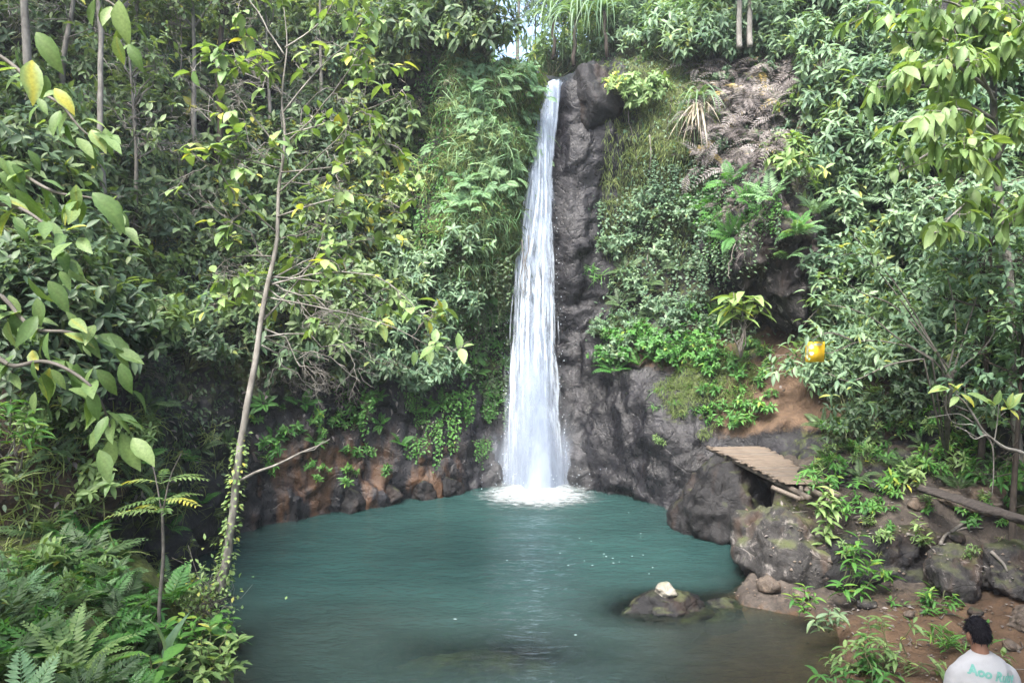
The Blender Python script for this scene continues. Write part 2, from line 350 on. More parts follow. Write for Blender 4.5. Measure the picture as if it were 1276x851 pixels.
# a sharp slanting ledge and fissured face right of the fall
ledge = fallr * (.18 * sstep(.25, -.25, Z - (7.0 + .5 * (U - 9.6))) * sstep(4.9, 5.5, Z) * sstep(9.75, 9.95, U)); d = d - ledge * 1.5
rk = np.maximum(sstep(2.9, 1.9, Z) * sstep(3.6, 4.4, U) * (1 - sstep(13, 13.6, U)), sstep(8.5, 8.9, U) * (1 - sstep(10.2, 10.6, U)) * sstep(9.3, 8.9, Z))
wp = P + .22 * np.stack([vnoise(P * 1.6, 51), vnoise(P * 1.6, 52), vnoise(P * 1.6, 53)], -1)
st_ = sstep(8.8, 9.2, U) * (1 - sstep(10.2, 10.7, U)) * sstep(2.5, 4, Z)
d = d * (1 - .65 * rk) * (1 - .4 * st_) + rk * (.20 * facets(wp * (1.15, 1.15, .8), 11) + .10 * facets(wp * (2.6, 2.6, 1.7), 21) + .03 * facets(wp * (6, 6, 4), 31)) * (1 - .35 * sstep(10.4, 10.8, U) * (1 - sstep(12.9, 13.3, U))) * (1 - .45 * np.exp(-((U - 9.0) / .4) ** 2)) * (1 - .55 * sstep(8.8, 9.2, U) * (1 - sstep(9.9, 10.3, U)) * sstep(2.5, 4, Z))
P = P + Nn * d[:, None]
cliff_veg = np.ones(len(P))
rockz = np.maximum.reduce([sstep(2.6, 1.6, Z) * sstep(3.5, 4.5, U) * (1 - sstep(12.8, 13.4, U)),
                           sstep(8.62, 8.82, U) * (1 - sstep(10.25, 10.7, U - .35 * sstep(5.5, 6.5, Z) + .25 * vnoise(P * 1.3, 5))) * sstep(9.2, 8.7, Z)])
slab = sstep(9.8, 10.2, U) * (1 - sstep(13.2, 13.6, U)) * sstep(2.75, 2.5, Z)
rockz = np.maximum(rockz, slab)
moss = np.clip(.30 - .5 * rockz + .25 * fbm(P * .9, 3, 61), 0, 1)
moss += .50 * sstep(11.6, 12.4, U) * (1 - sstep(13.4, 13.9, U)) * sstep(1.2, 1.9, Z + .5 * vnoise(P * 1.7, 8)) * (Z < 3.0) * (vnoise(P * 1.5, 12) > -.25)
moss += .45 * sstep(6.5, 6.9, U) * (1 - sstep(8.4, 8.7, U)) * sstep(2.6, 4, Z)
moss += .28 * sstep(10.5, 11, U) * (1 - sstep(13.5, 14, U)) * sstep(4.5, 6, Z)
moss += .25 * sstep(4, 5, U) * (1 - sstep(8, 8.6, U)) * sstep(1.0, 1.9, Z) * sstep(3.3, 2.3, Z)
soil = sstep(12.9, 13.5, U + .3 * vnoise(P * 1.1, 33)) * (1 - sstep(14.6, 15.3, U)) * sstep(1.1, 1.5, Z) * sstep(3.5, 3.0, Z) * .8
soil = np.maximum(soil, .45 * (1 - rockz) * sstep(3.2, 2.6, U)); soil = np.maximum(soil, .3 * sstep(15, 16, U))
soil = np.maximum(soil, .62 * sstep(10.6, 11.2, U) * (1 - sstep(12.9, 13.4, U)) * sstep(2.3, 2.6, Z) * sstep(3.2, 2.9, Z))
wet = np.clip(rockz + .1, 0, 1); stain = sstep(4, 4.6, U) * (1 - sstep(6.8, 7.3, U)) * sstep(1.6, 1.0, Z)
stain = np.maximum(stain, .8 * np.exp(-((U - 12.3) / .35) ** 2) * (Z < 1))
idx = np.arange(NU * NV).reshape(NU, NV); a, b, c, e = idx[:-1, :-1], idx[1:, :-1], idx[1:, 1:], idx[:-1, 1:]
CF = np.stack([a, b, c, e], -1).reshape(-1, 4)
me = bpy.data.meshes.new('cliff'); set_mesh(me, P, CF); me.polygons.foreach_set('use_smooth', np.ones(len(CF), bool))
for nm, v in (('moss', np.clip(moss, 0, 1)), ('soil', soil), ('wet', wet), ('stain', stain)): attr(me, nm, v)
me.materials.append(MATS['cliff_rock']); tag(link('cliff_terrain', me), kind='structure')
CLIFF_P, CLIFF_U, CLIFF_ROCK = P, U, rockz

# ------------------------------------------------------------------ the ground with the pool basin
POOL = np.array([(-2.7, 6.2), (-2.85, 7.2), (-3.1, 8.2), (-3.8, 9.5), (-4.7, 10.5), (-5.0, 12.3), (-3.5, 13.7), (-1.9, 14.8), (-.3, 15.8), (1.2, 15.8), (2.3, 15), (3.0, 14.2),
                 (3.7, 13.4), (4.1, 11.9), (3.45, 10.5), (3.05, 9.75), (3.0, 9.45), (3.75, 8.9), (3.45, 7.8), (2.7, 6.8), (1, 5.9), (-1.2, 5.8)])
def pool_sd(x, y):                                            # signed distance, positive inside
    p = np.stack([x, y], -1); A_ = POOL; B_ = np.roll(POOL, -1, 0); dm = np.full(len(p), 1e9); ins = np.zeros(len(p), bool)
    for q, r in zip(A_, B_):
        e_ = r - q; t = np.clip(((p - q) @ e_) / (e_ @ e_), 0, 1); dm = np.minimum(dm, np.linalg.norm(p - q - t[:, None] * e_, axis=1))
        cnd = ((q[1] > p[:, 1]) != (r[1] > p[:, 1])); xi = q[0] + (p[:, 1] - q[1]) / (r[1] - q[1] + 1e-12) * e_[0]; ins ^= cnd & (p[:, 0] < xi)
    return np.where(ins, dm, -dm)
def ground_z(x, y):
    p3 = np.stack([x, y, np.zeros_like(x)], -1); s = pool_sd(x, y) + .12 * fbm(p3 * 1.3, 3, 71)
    shallow = sstep(.4, 2.2, x) * sstep(9.9, 8.3, y); near = sstep(8.6, 7.0, y)
    depth = -(.03 + np.clip(s, 0, 3) * (.75 * (1 - .82 * shallow) * (1 - .55 * near)))
    right = .10 + .22 * sstep(0, 2.5, -s) + sstep(9.3, 11.2, y) * sstep(3.0, 3.9, x) * (.95 + .12 * (x - 4)) + .12 * sstep(4.5, 7, x)
    left = .12 + 1.0 * sstep(.05, 1.0, -s) * sstep(9.4, 8.0, y) + .2 * sstep(9.4, 8, y) * sstep(-3.5, -6, x)
    front = .10 + .2 * sstep(0, 2, -s)
    out = np.where(x > 2.4, right, np.where(x < -2.4, left, front))
    k = sstep(-2.8, -1.6, x); out2 = left * (1 - k) + front * k; k2 = sstep(1.8, 2.8, x); out = out2 * (1 - k2) + right * k2
    out = out - .23 * sstep(6.6, 5.5, y) * sstep(2.4, 3, x) + (.07 * fbm(p3 * 1.1, 3, 77) + .035 * ridged(p3 * 2.7, 3, 79)) * sstep(0, .5, -s)
    kk_ = sstep(.05, -.12, s); return depth * (1 - kk_) + out * kk_, s
gx = np.unique(np.concatenate([np.linspace(-60, -9, 12), np.linspace(-9, 9, 290), np.linspace(9, 60, 12)])); gy = np.unique(np.concatenate([np.linspace(-60, -2, 12), np.linspace(-2, 16.5, 300), np.linspace(16.5, 70, 12)]))
X, Y = np.meshgrid(gx, gy, indexing='ij'); z, s = ground_z(X.ravel(), Y.ravel()); far = (np.abs(X.ravel()) > 9.2) | (Y.ravel() > 16.6)
z = np.where(far, -.4, z); GP = np.stack([X.ravel(), Y.ravel(), z], -1)
idx = np.arange(len(gx) * len(gy)).reshape(len(gx), len(gy)); GF = np.stack([idx[:-1, :-1], idx[1:, :-1], idx[1:, 1:], idx[:-1, 1:]], -1).reshape(-1, 4)
me = bpy.data.meshes.new('ground'); set_mesh(me, GP, GF); me.polygons.foreach_set('use_smooth', np.ones(len(GF), bool))
gxx, gyy = GP[:, 0], GP[:, 1]
gm = np.clip(.15 + .3 * fbm(GP * 1.2, 3, 90) * (s < -.1) + .5 * (gxx < -2) * (s < 0), 0, 1); gm = np.where(s > 0, 0, gm)
gsoil = .70 * (gxx > 2) * sstep(9.6, 8.2, gyy) + .22 * (gxx > 2) * sstep(8.2, 9.6, gyy) + .45 * (s > 0)
attr(me, 'moss', gm); attr(me, 'soil', np.clip(gsoil, 0, 1)); attr(me, 'wet', np.where(s > -.25, 1., 0.)); attr(me, 'stain', np.zeros(len(GP)))
me.materials.append(MATS['ground_soil']); tag(link('ground', me), kind='structure')
# a far hillside closing the valley behind the lip and behind the camera side is the ground sheet itself
allv = [tuple(v) for v in P] + [tuple(v) for v in GP]; allf = [tuple(f) for f in CF] + [tuple(f) for f in (GF + len(P))]
BVH = BVHTree.FromPolygons(allv, allf)
def hit(px, py):
    l_, n_, i_, t_ = BVH.ray_cast(Vector((0, 0, CAM_Z)), ray(px, py), 60)
    return (np.array(l_), np.array(n_) if n_.z > -2 else None, i_) if l_ is not None else (None, None, None)
def drop(x, y, z0=12):
    l_, n_, i_, t_ = BVH.ray_cast(Vector((x, y, z0)), Vector((0, 0, -1)), 40)
    return l_.z if l_ is not None else 0.0

# ------------------------------------------------------------------ pool water
def watermat():
    m, n, l, b, out = newmat('pool_water')
    at = n.new('ShaderNodeAttribute'); at.attribute_name = 'depth'; br = n.new('ShaderNodeAttribute'); br.attribute_name = 'silt'
    no = n.new('ShaderNodeTexNoise'); no.inputs['Scale'].default_value = .5; no.inputs['Detail'].default_value = 4
    tc = n.new('ShaderNodeTexCoord'); l.new(tc.outputs['Object'], no.inputs['Vector'])
    r1 = ramp(n, [(.3, (.0150, .040, .0385)), (.7, (.0215, .056, .0525))]); l.new(no.outputs['Fac'], r1.inputs[0])
    mx = n.new('ShaderNodeMixRGB'); l.new(br.outputs['Fac'], mx.inputs[0]); l.new(r1.outputs[0], mx.inputs[1]); mx.inputs[2].default_value = (.030, .034, .029, 1)
    df = n.new('ShaderNodeBsdfDiffuse'); l.new(mx.outputs[0], df.inputs['Color'])
    tr = n.new('ShaderNodeBsdfTransparent'); tr.inputs['Color'].default_value = (.75, .80, .68, 1)
    ms = n.new('ShaderNodeMixShader'); l.new(at.outputs['Fac'], ms.inputs[0]); l.new(tr.outputs[0], ms.inputs[1]); l.new(df.outputs[0], ms.inputs[2])
    gl = n.new('ShaderNodeBsdfGlossy'); gl.inputs['Roughness'].default_value = .10
    fr = n.new('ShaderNodeFresnel'); fr.inputs['IOR'].default_value = 1.33
    mp = n.new('ShaderNodeMapping'); mp.inputs['Scale'].default_value = (1.1, 2.6, 1); l.new(tc.outputs['Object'], mp.inputs['Vector'])
    n2 = n.new('ShaderNodeTexNoise'); n2.inputs['Scale'].default_value = 4.2; n2.inputs['Detail'].default_value = 5; n2.inputs['Roughness'].default_value = .55; n2.inputs['Distortion'].default_value = .5; l.new(mp.outputs[0], n2.inputs['Vector'])
    bu = n.new('ShaderNodeBump'); bu.inputs['Strength'].default_value = .55; bu.inputs['Distance'].default_value = .085; l.new(n2.outputs['Fac'], bu.inputs['Height'])
    for q in (gl, fr): l.new(bu.outputs[0], q.inputs['Normal'])
    m2 = n.new('ShaderNodeMixShader'); l.new(fr.outputs[0], m2.inputs[0]); l.new(ms.outputs[0], m2.inputs[1]); l.new(gl.outputs[0], m2.inputs[2]); l.new(m2.outputs[0], out.inputs['Surface'])
    return m
wx = np.linspace(-6, 5.2, 220); wy = np.linspace(5.2, 16.6, 240); X, Y = np.meshgrid(wx, wy, indexing='ij'); xf, yf = X.ravel(), Y.ravel()
gz, s = ground_z(xf, yf); fd = np.hypot(xf - .45, (yf - 15.2) * 1.1)
p3 = np.stack([xf, yf, 0 * xf], -1)
rip = (.016 * fbm(p3 * (1.6, 3.2, 1), 4, 101) + .03 * np.sin(fd * 5.5 + 2.5 * vnoise(p3, 3)) * np.exp(-fd / 2.6) * .6)
WV = np.stack([xf, yf, rip], -1); idx = np.arange(len(xf)).reshape(220, 240); WF = np.stack([idx[:-1, :-1], idx[1:, :-1], idx[1:, 1:], idx[:-1, 1:]], -1).reshape(-1, 4)
me = bpy.data.meshes.new('water'); set_mesh(me, WV, WF); me.polygons.foreach_set('use_smooth', np.ones(len(WF), bool))
for rx_, ry_, rz_, ra_, rb_, rc_ in [(-.25, 8.1, -.2, 1.05, .42, .2), (1.98, 9.35, -.1, .75, .5, .3), (2.75, 9.45, -.16, .6, .42, .22)]: gz = np.maximum(gz, rz_ - .04 + rc_ * (1 - .8 * (((xf - rx_) / ra_) ** 2 + ((yf - ry_) / rb_) ** 2 + .25 * vnoise(p3 * 2.5, 9))))
attr(me, 'depth', np.clip(1 - np.exp(-np.clip(-gz, 0, 5) * 5.0) * .95, .12, 1))
attr(me, 'silt', np.clip(sstep(11.0, 7.6, yf + .7 * fbm(p3 * .45, 2, 5)) * .45 + .35 * sstep(-3.0, -4.5, xf) * .7 + sstep(.8, 2.6, xf) * sstep(9.6, 8.6, yf) * .5, 0, 1))
me.materials.append(watermat()); tag(link('pool_water', me), kind='structure')
# foam flecks drifting on the water
def foammat(name, scale, lo, hi, attrname=None, col=(.36, .40, .41), stretch=(1, 1, 1)):
    m, n, l, b, out = newmat(name)
    tc = n.new('ShaderNodeTexCoord'); mp = n.new('ShaderNodeMapping'); mp.inputs['Scale'].default_value = stretch; l.new(tc.outputs['Object'], mp.inputs['Vector'])
    no = n.new('ShaderNodeTexNoise'); no.inputs['Scale'].default_value = scale; no.inputs['Detail'].default_value = 5; no.inputs['Roughness'].default_value = .6; l.new(mp.outputs[0], no.inputs['Vector'])
    x = no.outputs['Fac']
    if attrname:
        at = n.new('ShaderNodeAttribute'); at.attribute_name = attrname; ad = n.new('ShaderNodeMath'); ad.operation = 'ADD'; l.new(x, ad.inputs[0]); l.new(at.outputs['Fac'], ad.inputs[1]); x = ad.outputs[0]
    r = n.new('ShaderNodeMapRange'); r.interpolation_type = 'SMOOTHSTEP'; r.inputs['From Min'].default_value = lo; r.inputs['From Max'].default_value = hi; l.new(x, r.inputs['Value'])
    d_ = n.new('ShaderNodeBsdfDiffuse'); d_.inputs['Color'].default_value = (*col, 1); t_ = n.new('ShaderNodeBsdfTranslucent'); t_.inputs['Color'].default_value = (*col, 1)
    mm = n.new('ShaderNodeMixShader'); mm.inputs[0].default_value = .35; l.new(d_.outputs[0], mm.inputs[1]); l.new(t_.outputs[0], mm.inputs[2])
    tr = n.new('ShaderNodeBsdfTransparent'); ms = n.new('ShaderNodeMixShader'); l.new(r.outputs[0], ms.inputs[0]); l.new(tr.outputs[0], ms.inputs[1]); l.new(mm.outputs[0], ms.inputs[2]); l.new(ms.outputs[0], out.inputs['Surface'])
    MATS[name] = m; return m
foammat('foam_white', 6, .42, .98, 'edge', stretch=(1, 1.6, 1))
foammat('fall_water', 8.5, .34, .84, 'edge', col=(.47, .545, .65), stretch=(1, 1, .055))
foammat('fall_strand', 11, .36, .72, 'edge', col=(.60, .67, .75), stretch=(1, 1, .07))
foammat('fall_spray', 3.0, .45, 1.15, 'edge', col=(.40, .47, .58), stretch=(1, 1, .3))
g = Geo()
for k in range(22):
    if k < 14: x, y = rng.normal(1.4, .8), rng.normal(11.0, .3)
    else: x, y = rng.uniform(-2.5, 3.2), rng.uniform(8.3, 14)
    if pool_sd(np.array([x]), np.array([y]))[0] < .3: continue
    r = rng.uniform(.006, .015); n_ = 6; an = np.arange(n_) * 2 * math.pi / n_; rr = r * rng.uniform(.6, 1.2, n_)
    v = np.stack([x + np.cos(an) * rr * rng.uniform(1, 2.2), y + np.sin(an) * rr, np.full(n_, .022)], -1); g.add(np.vstack([v, [(x, y, .03)]]), [(i, (i + 1) % n_, n_) for i in range(n_)], .9)
pm = plainmat('foam_fleck', (.16, .22, .22), (.32, .38, .38), 6, .6, bump=0)
tag(link('foam_flecks', g.mesh('foam_flecks', pm)), kind='stuff')

# ------------------------------------------------------------------ the waterfall
FZ = [0, .55, 1.0, 1.5, 2.2, 3.0, 3.9, 4.8, 5.7, 6.6, 7.4, 8.1, 8.6]
# left and right edges read at heights of the photo; depth eases back toward the lip
rows_px = [(605, 629, 710), (570, 631, 705), (540, 632, 702), (510, 632, 699), (470, 632, 696), (420, 633, 694), (370, 635, 693), (320, 639, 692), (270, 647, 691), (220, 655, 690), (175, 663, 693), (140, 669, 697), (118, 675, 700), (104, 681, 703)]
def fall_y(zv): return 15.3 + 1.5 * (np.clip(zv, 0, 9) / 8.7) ** 1.5
fz, fl, fr_ = [], [], []
for py, xa, xb in rows_px:
    D = 15.3
    for _ in range(8): q = W(xa, py, D); D += (fall_y(q[2]) - q[1])
    fz.append(W(xa, py, D)[2]); fl.append(W(xa, py, D)[0]); fr_.append(W(xb, py, D)[0])
fz, fl, fr_ = np.array(fz), np.array(fl), np.array(fr_)
fz[0] = -.05
waterfall = root('waterfall', (.5, 15.3, 0), 'tall white waterfall dropping from the rock notch into the pool', 'waterfall')
W0 = np.array((.5, 15.3, 0.0))
def fall_sheet(nu, nv, ua, ub, bulge, seed, zmax=None, amp=.05, e0=.0, wob=0.0):
    zv = np.linspace(-.03, zmax or fz[-1], nv); la = np.interp(zv, fz, fl); ra = np.interp(zv, fz, fr_)
    u = np.linspace(0, 1, nu); x = la[:, None] + (ra - la)[:, None] * (ua + (ub - ua) * u)[None]
    if wob: x = x + (wob * vnoise(np.stack([zv * .9, zv * 0, zv * 0 + seed], -1), seed))[:, None]
    y = fall_y(zv)[:, None] - .10 - bulge * (1 - (2 * (ua + (ub - ua) * u) - 1) ** 2)[None] * np.ones((nv, 1))
    pp = np.stack([x, np.zeros_like(x), zv[:, None] * np.ones((1, nu)) * .1], -1).reshape(-1, 3)
    y = y + amp * ridged(pp * (7, 1, 3), 3, seed).reshape(nv, nu)
    ed = np.minimum(u, 1 - u)[None] * np.ones((nv, 1)); v = np.stack([x, y, zv[:, None] * np.ones((1, nu))], -1).reshape(-1, 3) - W0
    idx = np.arange(nu * nv).reshape(nv, nu); f = np.stack([idx[:-1, :-1], idx[1:, :-1], idx[1:, 1:], idx[:-1, 1:]], -1).reshape(-1, 4)
    return v, f, ed, zv
def fall_part(name, v, f, e_, mat):
    me = bpy.data.meshes.new(name); set_mesh(me, v, f); me.polygons.foreach_set('use_smooth', np.ones(len(f), bool)); attr(me, 'edge', e_.ravel()); me.materials.append(MATS[mat]); return link(name, me, waterfall)
v, f, ed, zv = fall_sheet(46, 170, 0, 1, .12, 3)
fall_part('water_sheet', v, f, -.42 * sstep(.14, 0, ed) + .07 + .16 * sstep(3.5, 7, zv)[:, None], 'fall_water')
v, f, ed, zv = fall_sheet(40, 150, .04, .94, .26, 13, amp=.07)
fall_part('water_sheet', v, f, -.42 * sstep(.16, 0, ed) - .05 + .12 * sstep(4, 7, zv)[:, None], 'fall_water')
for k in range(70):
    c_ = -.07 + 1.14 * rng.beta(1.2, 1.3); wd = rng.uniform(.03, .13); z1 = rng.uniform(1.5, fz[-1])
    v, f, ed, zv = fall_sheet(5, 80, c_ - wd / 2, c_ + wd / 2, .12 + rng.uniform(0, .24), 200 + k, zmax=z1, amp=.03, wob=.045)
    fall_part('water_strand', v, f, -.4 * sstep(.3, 0, ed) + .02 - (.14 if c_ < .05 or c_ > .95 else 0) - .25 * sstep(z1 - 1.2, z1, zv)[:, None] + .1 * sstep(2, 0, zv)[:, None], 'fall_strand')
for k in range(5):                                            # veils of spray round the foot
    v, f, ed, zv = fall_sheet(24, 60, -.55 + .09 * k, 1.5 - .07 * k, .1 + .13 * k, 300 + k, zmax=4.2 - .5 * k, amp=.06)
    fall_part('spray_veil', v, f, -.75 * sstep(.46, .0, ed) - .55 * (zv / zv[-1])[:, None] + .60, 'fall_spray')
# a soft cloud of mist standing round the foot
def mistmat():
    m, n, l, b, out = newmat('mist'); n.remove(b); pv = n.new('ShaderNodeVolumePrincipled'); pv.inputs['Color'].default_value = (.9, .95, 1, 1); tc = n.new('ShaderNodeTexCoord'); ln = n.new('ShaderNodeVectorMath'); ln.operation = 'LENGTH'; l.new(tc.outputs['Object'], ln.inputs[0])
    r_ = n.new('ShaderNodeMapRange'); r_.interpolation_type = 'SMOOTHSTEP'; r_.inputs['From Min'].default_value = 1.0; r_.inputs['From Max'].default_value = .1; r_.inputs['To Max'].default_value = .55; l.new(ln.outputs['Value'], r_.inputs['Value'])
    no = n.new('ShaderNodeTexNoise'); no.inputs['Scale'].default_value = 1.6; no.inputs['Detail'].default_value = 2; l.new(tc.outputs['Object'], no.inputs['Vector']); mu = n.new('ShaderNodeMath'); mu.operation = 'MULTIPLY'; l.new(r_.outputs[0], mu.inputs[0]); l.new(no.outputs['Fac'], mu.inputs[1])
    l.new(mu.outputs[0], pv.inputs['Density']); l.new(pv.outputs[0], out.inputs['Volume']); return m
bm = bmesh.new(); bmesh.ops.create_icosphere(bm, subdivisions=3, radius=1); me = bpy.data.meshes.new('mist'); bm.to_mesh(me); bm.free(); me.materials.append(mistmat()); mo = link('mist', me, waterfall); mo.location = (-.02, -.35, .55); mo.scale = (1.35, .75, 1.7); mo['kind'] = 'stuff'
# churned foam at the foot
na, nr = 72, 22; an = np.linspace(0, 2 * math.pi, na, endpoint=False); rr = np.linspace(0, 1, nr)
A2, R2 = np.meshgrid(an, rr, indexing='ij'); x = .48 + np.cos(A2) * R2 * 1.42; y = 14.42 + np.sin(A2) * R2 * 1.15
p3 = np.stack([x, y, 0 * x], -1).reshape(-1, 3); hz = (.034 + .10 * np.exp(-((x - .45) ** 2 + (y - 15.05) ** 2) / .35) + (.035 * ridged(p3 * (3.5, 5, 1), 4, 55)).reshape(R2.shape) * np.clip(1 - 1.05 * R2, 0, 1))
v = np.stack([x, y, np.maximum(hz, .022)], -1).reshape(-1, 3) - W0
idx = np.arange(na * nr).reshape(na, nr); i2 = np.roll(idx, -1, 0); f = np.stack([idx[:, :-1], i2[:, :-1], i2[:, 1:], idx[:, 1:]], -1).reshape(-1, 4)
fall_part('foam_pool', v, f, (.60 - .80 * R2 ** 1.25 + .16 * np.exp(-((x - .45) ** 2 + (y - 14.9) ** 2) / .5)), 'foam_white')

# drops thrown off the foot and the sides of the fall
g = Geo(); r_ = np.random.default_rng(15); oc = np.array([(1, 0, 0), (-1, 0, 0), (0, 1, 0), (0, -1, 0), (0, 0, 1.6), (0, 0, -1.6)]); of = [(0, 2, 4), (2, 1, 4), (1, 3, 4), (3, 0, 4), (2, 0, 5), (1, 2, 5), (3, 1, 5), (0, 3, 5)]
for k in range(420):
    if k < 260: a_ = r_.uniform(0, 6.28); q = abs(r_.normal(0, .75)); c_ = np.array((np.cos(a_) * q, -.35 + np.sin(a_) * q * .55, abs(r_.normal(0, .28)) + .03))
    else:
        z_ = r_.uniform(.3, 5.5); x_ = np.interp(z_, fz, fl) if k % 2 else np.interp(z_, fz, fr_); c_ = np.array((x_ - .5 + r_.normal(0, .07), fall_y(z_) - 15.3 - .15 + r_.normal(0, .06), z_))
    g.add(oc * r_.uniform(.004, .011) + c_, of, .5)
dr = link('splash_drops', g.mesh('splash_drops', plainmat('drop_white', (.35, .42, .48), (.5, .56, .6), 5, .3, bump=0)), waterfall); dr['kind'] = 'stuff'
# ------------------------------------------------------------------ rocks
def rock(size, seed, cuts=14, sub=5, rough=.10, cut=(.62, .95)):
    r_ = np.random.default_rng(seed); bm = bmesh.new(); bmesh.ops.create_icosphere(bm, subdivisions=sub, radius=1)
    me = bpy.data.meshes.new('rock'); bm.to_mesh(me); bm.free(); n_ = len(me.vertices); v = np.empty(n_ * 3); me.vertices.foreach_get('co', v); v = v.reshape(-1, 3)
    dirs = nrm(v.copy()); d0 = np.ones(n_)
    for _ in range(cuts):
        q = nrm(r_.normal(size=3)); h_ = r_.uniform(*cut); c_ = dirs @ q; lim = np.where(c_ > .05, h_ / np.maximum(c_, .05), 9); k = .12
        d0 = np.minimum(d0, lim) - k * np.maximum(0, 1 - np.abs(d0 - lim) / .25) ** 2 * .25
    o = r_.uniform(-50, 50, 3); d0 = d0 + rough * 1.3 * fbm(dirs * 1.4 + o, 3, seed) + rough * .55 * ridged(dirs * 3.2 + o, 4, seed + 5) + rough * .22 * fbm(dirs * 11 + o, 3, seed + 9)
    fp = dirs * np.asarray(size) * (2.2 / max(size)) + o; d0 = d0 + rough * (.55 * facets(fp, seed) + .28 * facets(fp * 2.4, seed + 40))
    v = dirs * d0[:, None] * np.asarray(size); me.vertices.foreach_set('co', v.astype(np.float32).ravel()); me.update()
    me.polygons.foreach_set('use_smooth', np.ones(len(me.polygons), bool)); return me
def boulder(name, loc, size, seed, mat, label, cat='boulder', group=None, rot=0, tilt=0, **k):
    me = rock(size, seed, **k); me.name = name; me.materials.append(MATS[mat]); o = link(name, me); o.location = loc; o.rotation_euler = (tilt, 0, rot); return tag(o, label, cat, group)
boulder('boulder', (3.42, 12.45, .28), (.86, .95, 1.1), 11, 'boulder_dark', 'dark wet boulder at the water under the far end of the bamboo walkway', rot=.3)
boulder('boulder', (3.78, 10.35, .35), (.74, .85, .86), 24, 'boulder_grey', 'tall grey boulder at the pool edge below the near end of the bamboo walkway', rot=.2)
boulder('boulder', (4.85, 9.9, .36), (1.02, .62, .50), 37, 'boulder_dark', 'long low dark boulder lying behind the leafy bank shrub', rot=-.08)
boulder('boulder', (5.45, 9.15, .42), (.36, .40, .42), 41, 'boulder_grey', 'small blocky grey boulder right of the long low boulder')
boulder('boulder', (6.05, 9.0, .5), (.5, .42, .40), 43, 'boulder_grey', 'rounded grey boulder at the right edge above the loose stones')
boulder('boulder', (5.85, 8.2, .30), (.42, .3, .22), 47, 'boulder_tan', 'flat brown boulder on the soil behind the person')
boulder('boulder', (6.35, 10.3, 1.15), (.5, .35, .22), 53, 'boulder_tan', 'flat slab of brown rock below the old wooden log')
boulder('boulder', (5.0, 11.2, 1.18), (.75, .55, .28), 59, 'boulder_dark', 'low dark rock outcrop beside the bamboo walkway')
boulder('boulder', (1.98, 9.35, -.10), (.66, .40, .30), 61, 'boulder_dark', 'dark wet rock breaking the pool surface with a pale stone on top', rot=.2)
boulder('stone', (1.92, 9.32, .21), (.155, .12, .10), 67, 'stone_pale', 'small pale mossy stone sitting on the dark rock in the pool', 'stone', sub=4)
boulder('boulder', (2.75, 9.45, -.16), (.5, .35, .22), 71, 'boulder_dark', 'nearly drowned dark rock between the pool rock and the grey boulder')
boulder('boulder', (-.25, 8.1, -.24), (1.05, .42, .2), 73, 'boulder_dark', 'drowned dark rock just under the water at the near pool edge')
boulder('boulder', (4.85, 14.75, 4.85), (1.0, 1.6, 1.55), 83, 'overhang_rock', 'huge dark overhanging rock jutting out above the red soil path', sub=6, rough=.17)
boulder('boulder', (.55, 17.25, 8.40), (.36, .4, .16), 89, 'boulder_tan', 'brown flat rock at the left of the waterfall lip')
boulder('boulder', (1.72, 16.7, 7.95), (.66, .75, .95), 97, 'boulder_dark', 'smooth dark rock shoulder at the right of the waterfall lip', rough=.05)
sn = [(6.0, 7.6, .13, 'tan'), (5.75, 7.35, .09, 'pale'), (5.55, 7.55, .15, 'tan'), (6.3, 7.9, .22, 'grey'), (5.2, 7.7, .12, 'tan'), (6.15, 7.15, .07, 'pale'), (4.9, 7.9, .10, 'tan'), (5.9, 7.9, .18, 'grey'),
      (6.5, 8.4, .25, 'tan'), (4.3, 9.0, .12, 'grey'), (4.6, 8.6, .08, 'tan'), (6.2, 9.6, .14, 'grey'), (5.6, 10.3, .16, 'tan'), (5.9, 9.9, .12, 'grey'), (3.3, 9.55, .2, 'tan'), (3.65, 9.4, .14, 'tan'), (4.0, 6.8, .06, 'pale'), (4.35, 7.3, .05, 'tan'),
      (5.3, 8.5, .1, 'grey'), (6.7, 9.3, .2, 'grey'), (5.2, 10.7, .2, 'grey'), (5.75, 11.1, .16, 'grey')]
for k, (x, y, r, m_) in enumerate(sn):
    boulder('stone', (x, y, drop(x, y) + r * .3), (r, r * .8, r * .6), 120 + k, {'tan': 'boulder_tan', 'pale': 'stone_pale', 'grey': 'boulder_grey'}[m_],
            {'tan': 'brown loose stone lying on the bare soil of the right bank', 'pale': 'small pale loose stone lying on the soil of the right bank', 'grey': 'grey loose stone lying on the right bank'}[m_], 'stone', 'loose stones on the right bank', rot=k, sub=3)
lv_ = [(-2.3, 14.05), (-1.7, 14.3), (-2.9, 13.55), (-1.2, 14.65)]
for k, (x, y) in enumerate(lv_):
    boulder('boulder', (x, y, .1), (.34, .28, .34), 160 + k, 'boulder_dark', 'dark wet rock at the foot of the cliff along the waterline', 'boulder', 'wet rocks along the foot of the cliff', rot=k * 1.3, sub=4, cut=(.5, .85))

# the rocks join the ground that plants are set on
for o in [q for q in COL.objects if q.type == 'MESH' and q.name.startswith('boulder')]:
    bpy.context.view_layer.update(); nv = len(allv); allv += [tuple(o.matrix_world @ q.co) for q in o.data.vertices]; allf += [tuple(i + nv for i in p.vertices) for p in o.data.polygons]
BVH = BVHTree.FromPolygons(allv, allf)
LEAF4 = (np.array([(0, 0, 0), (-.42, .28, .05), (.42, .28, .05), (-.44, .6, .02), (.44, .6, .02), (0, .45, -.02), (0, 1, -.16)]), np.array([(0, 5, 1), (1, 5, 3), (3, 5, 6), (0, 2, 5), (2, 4, 5), (4, 6, 5)]))
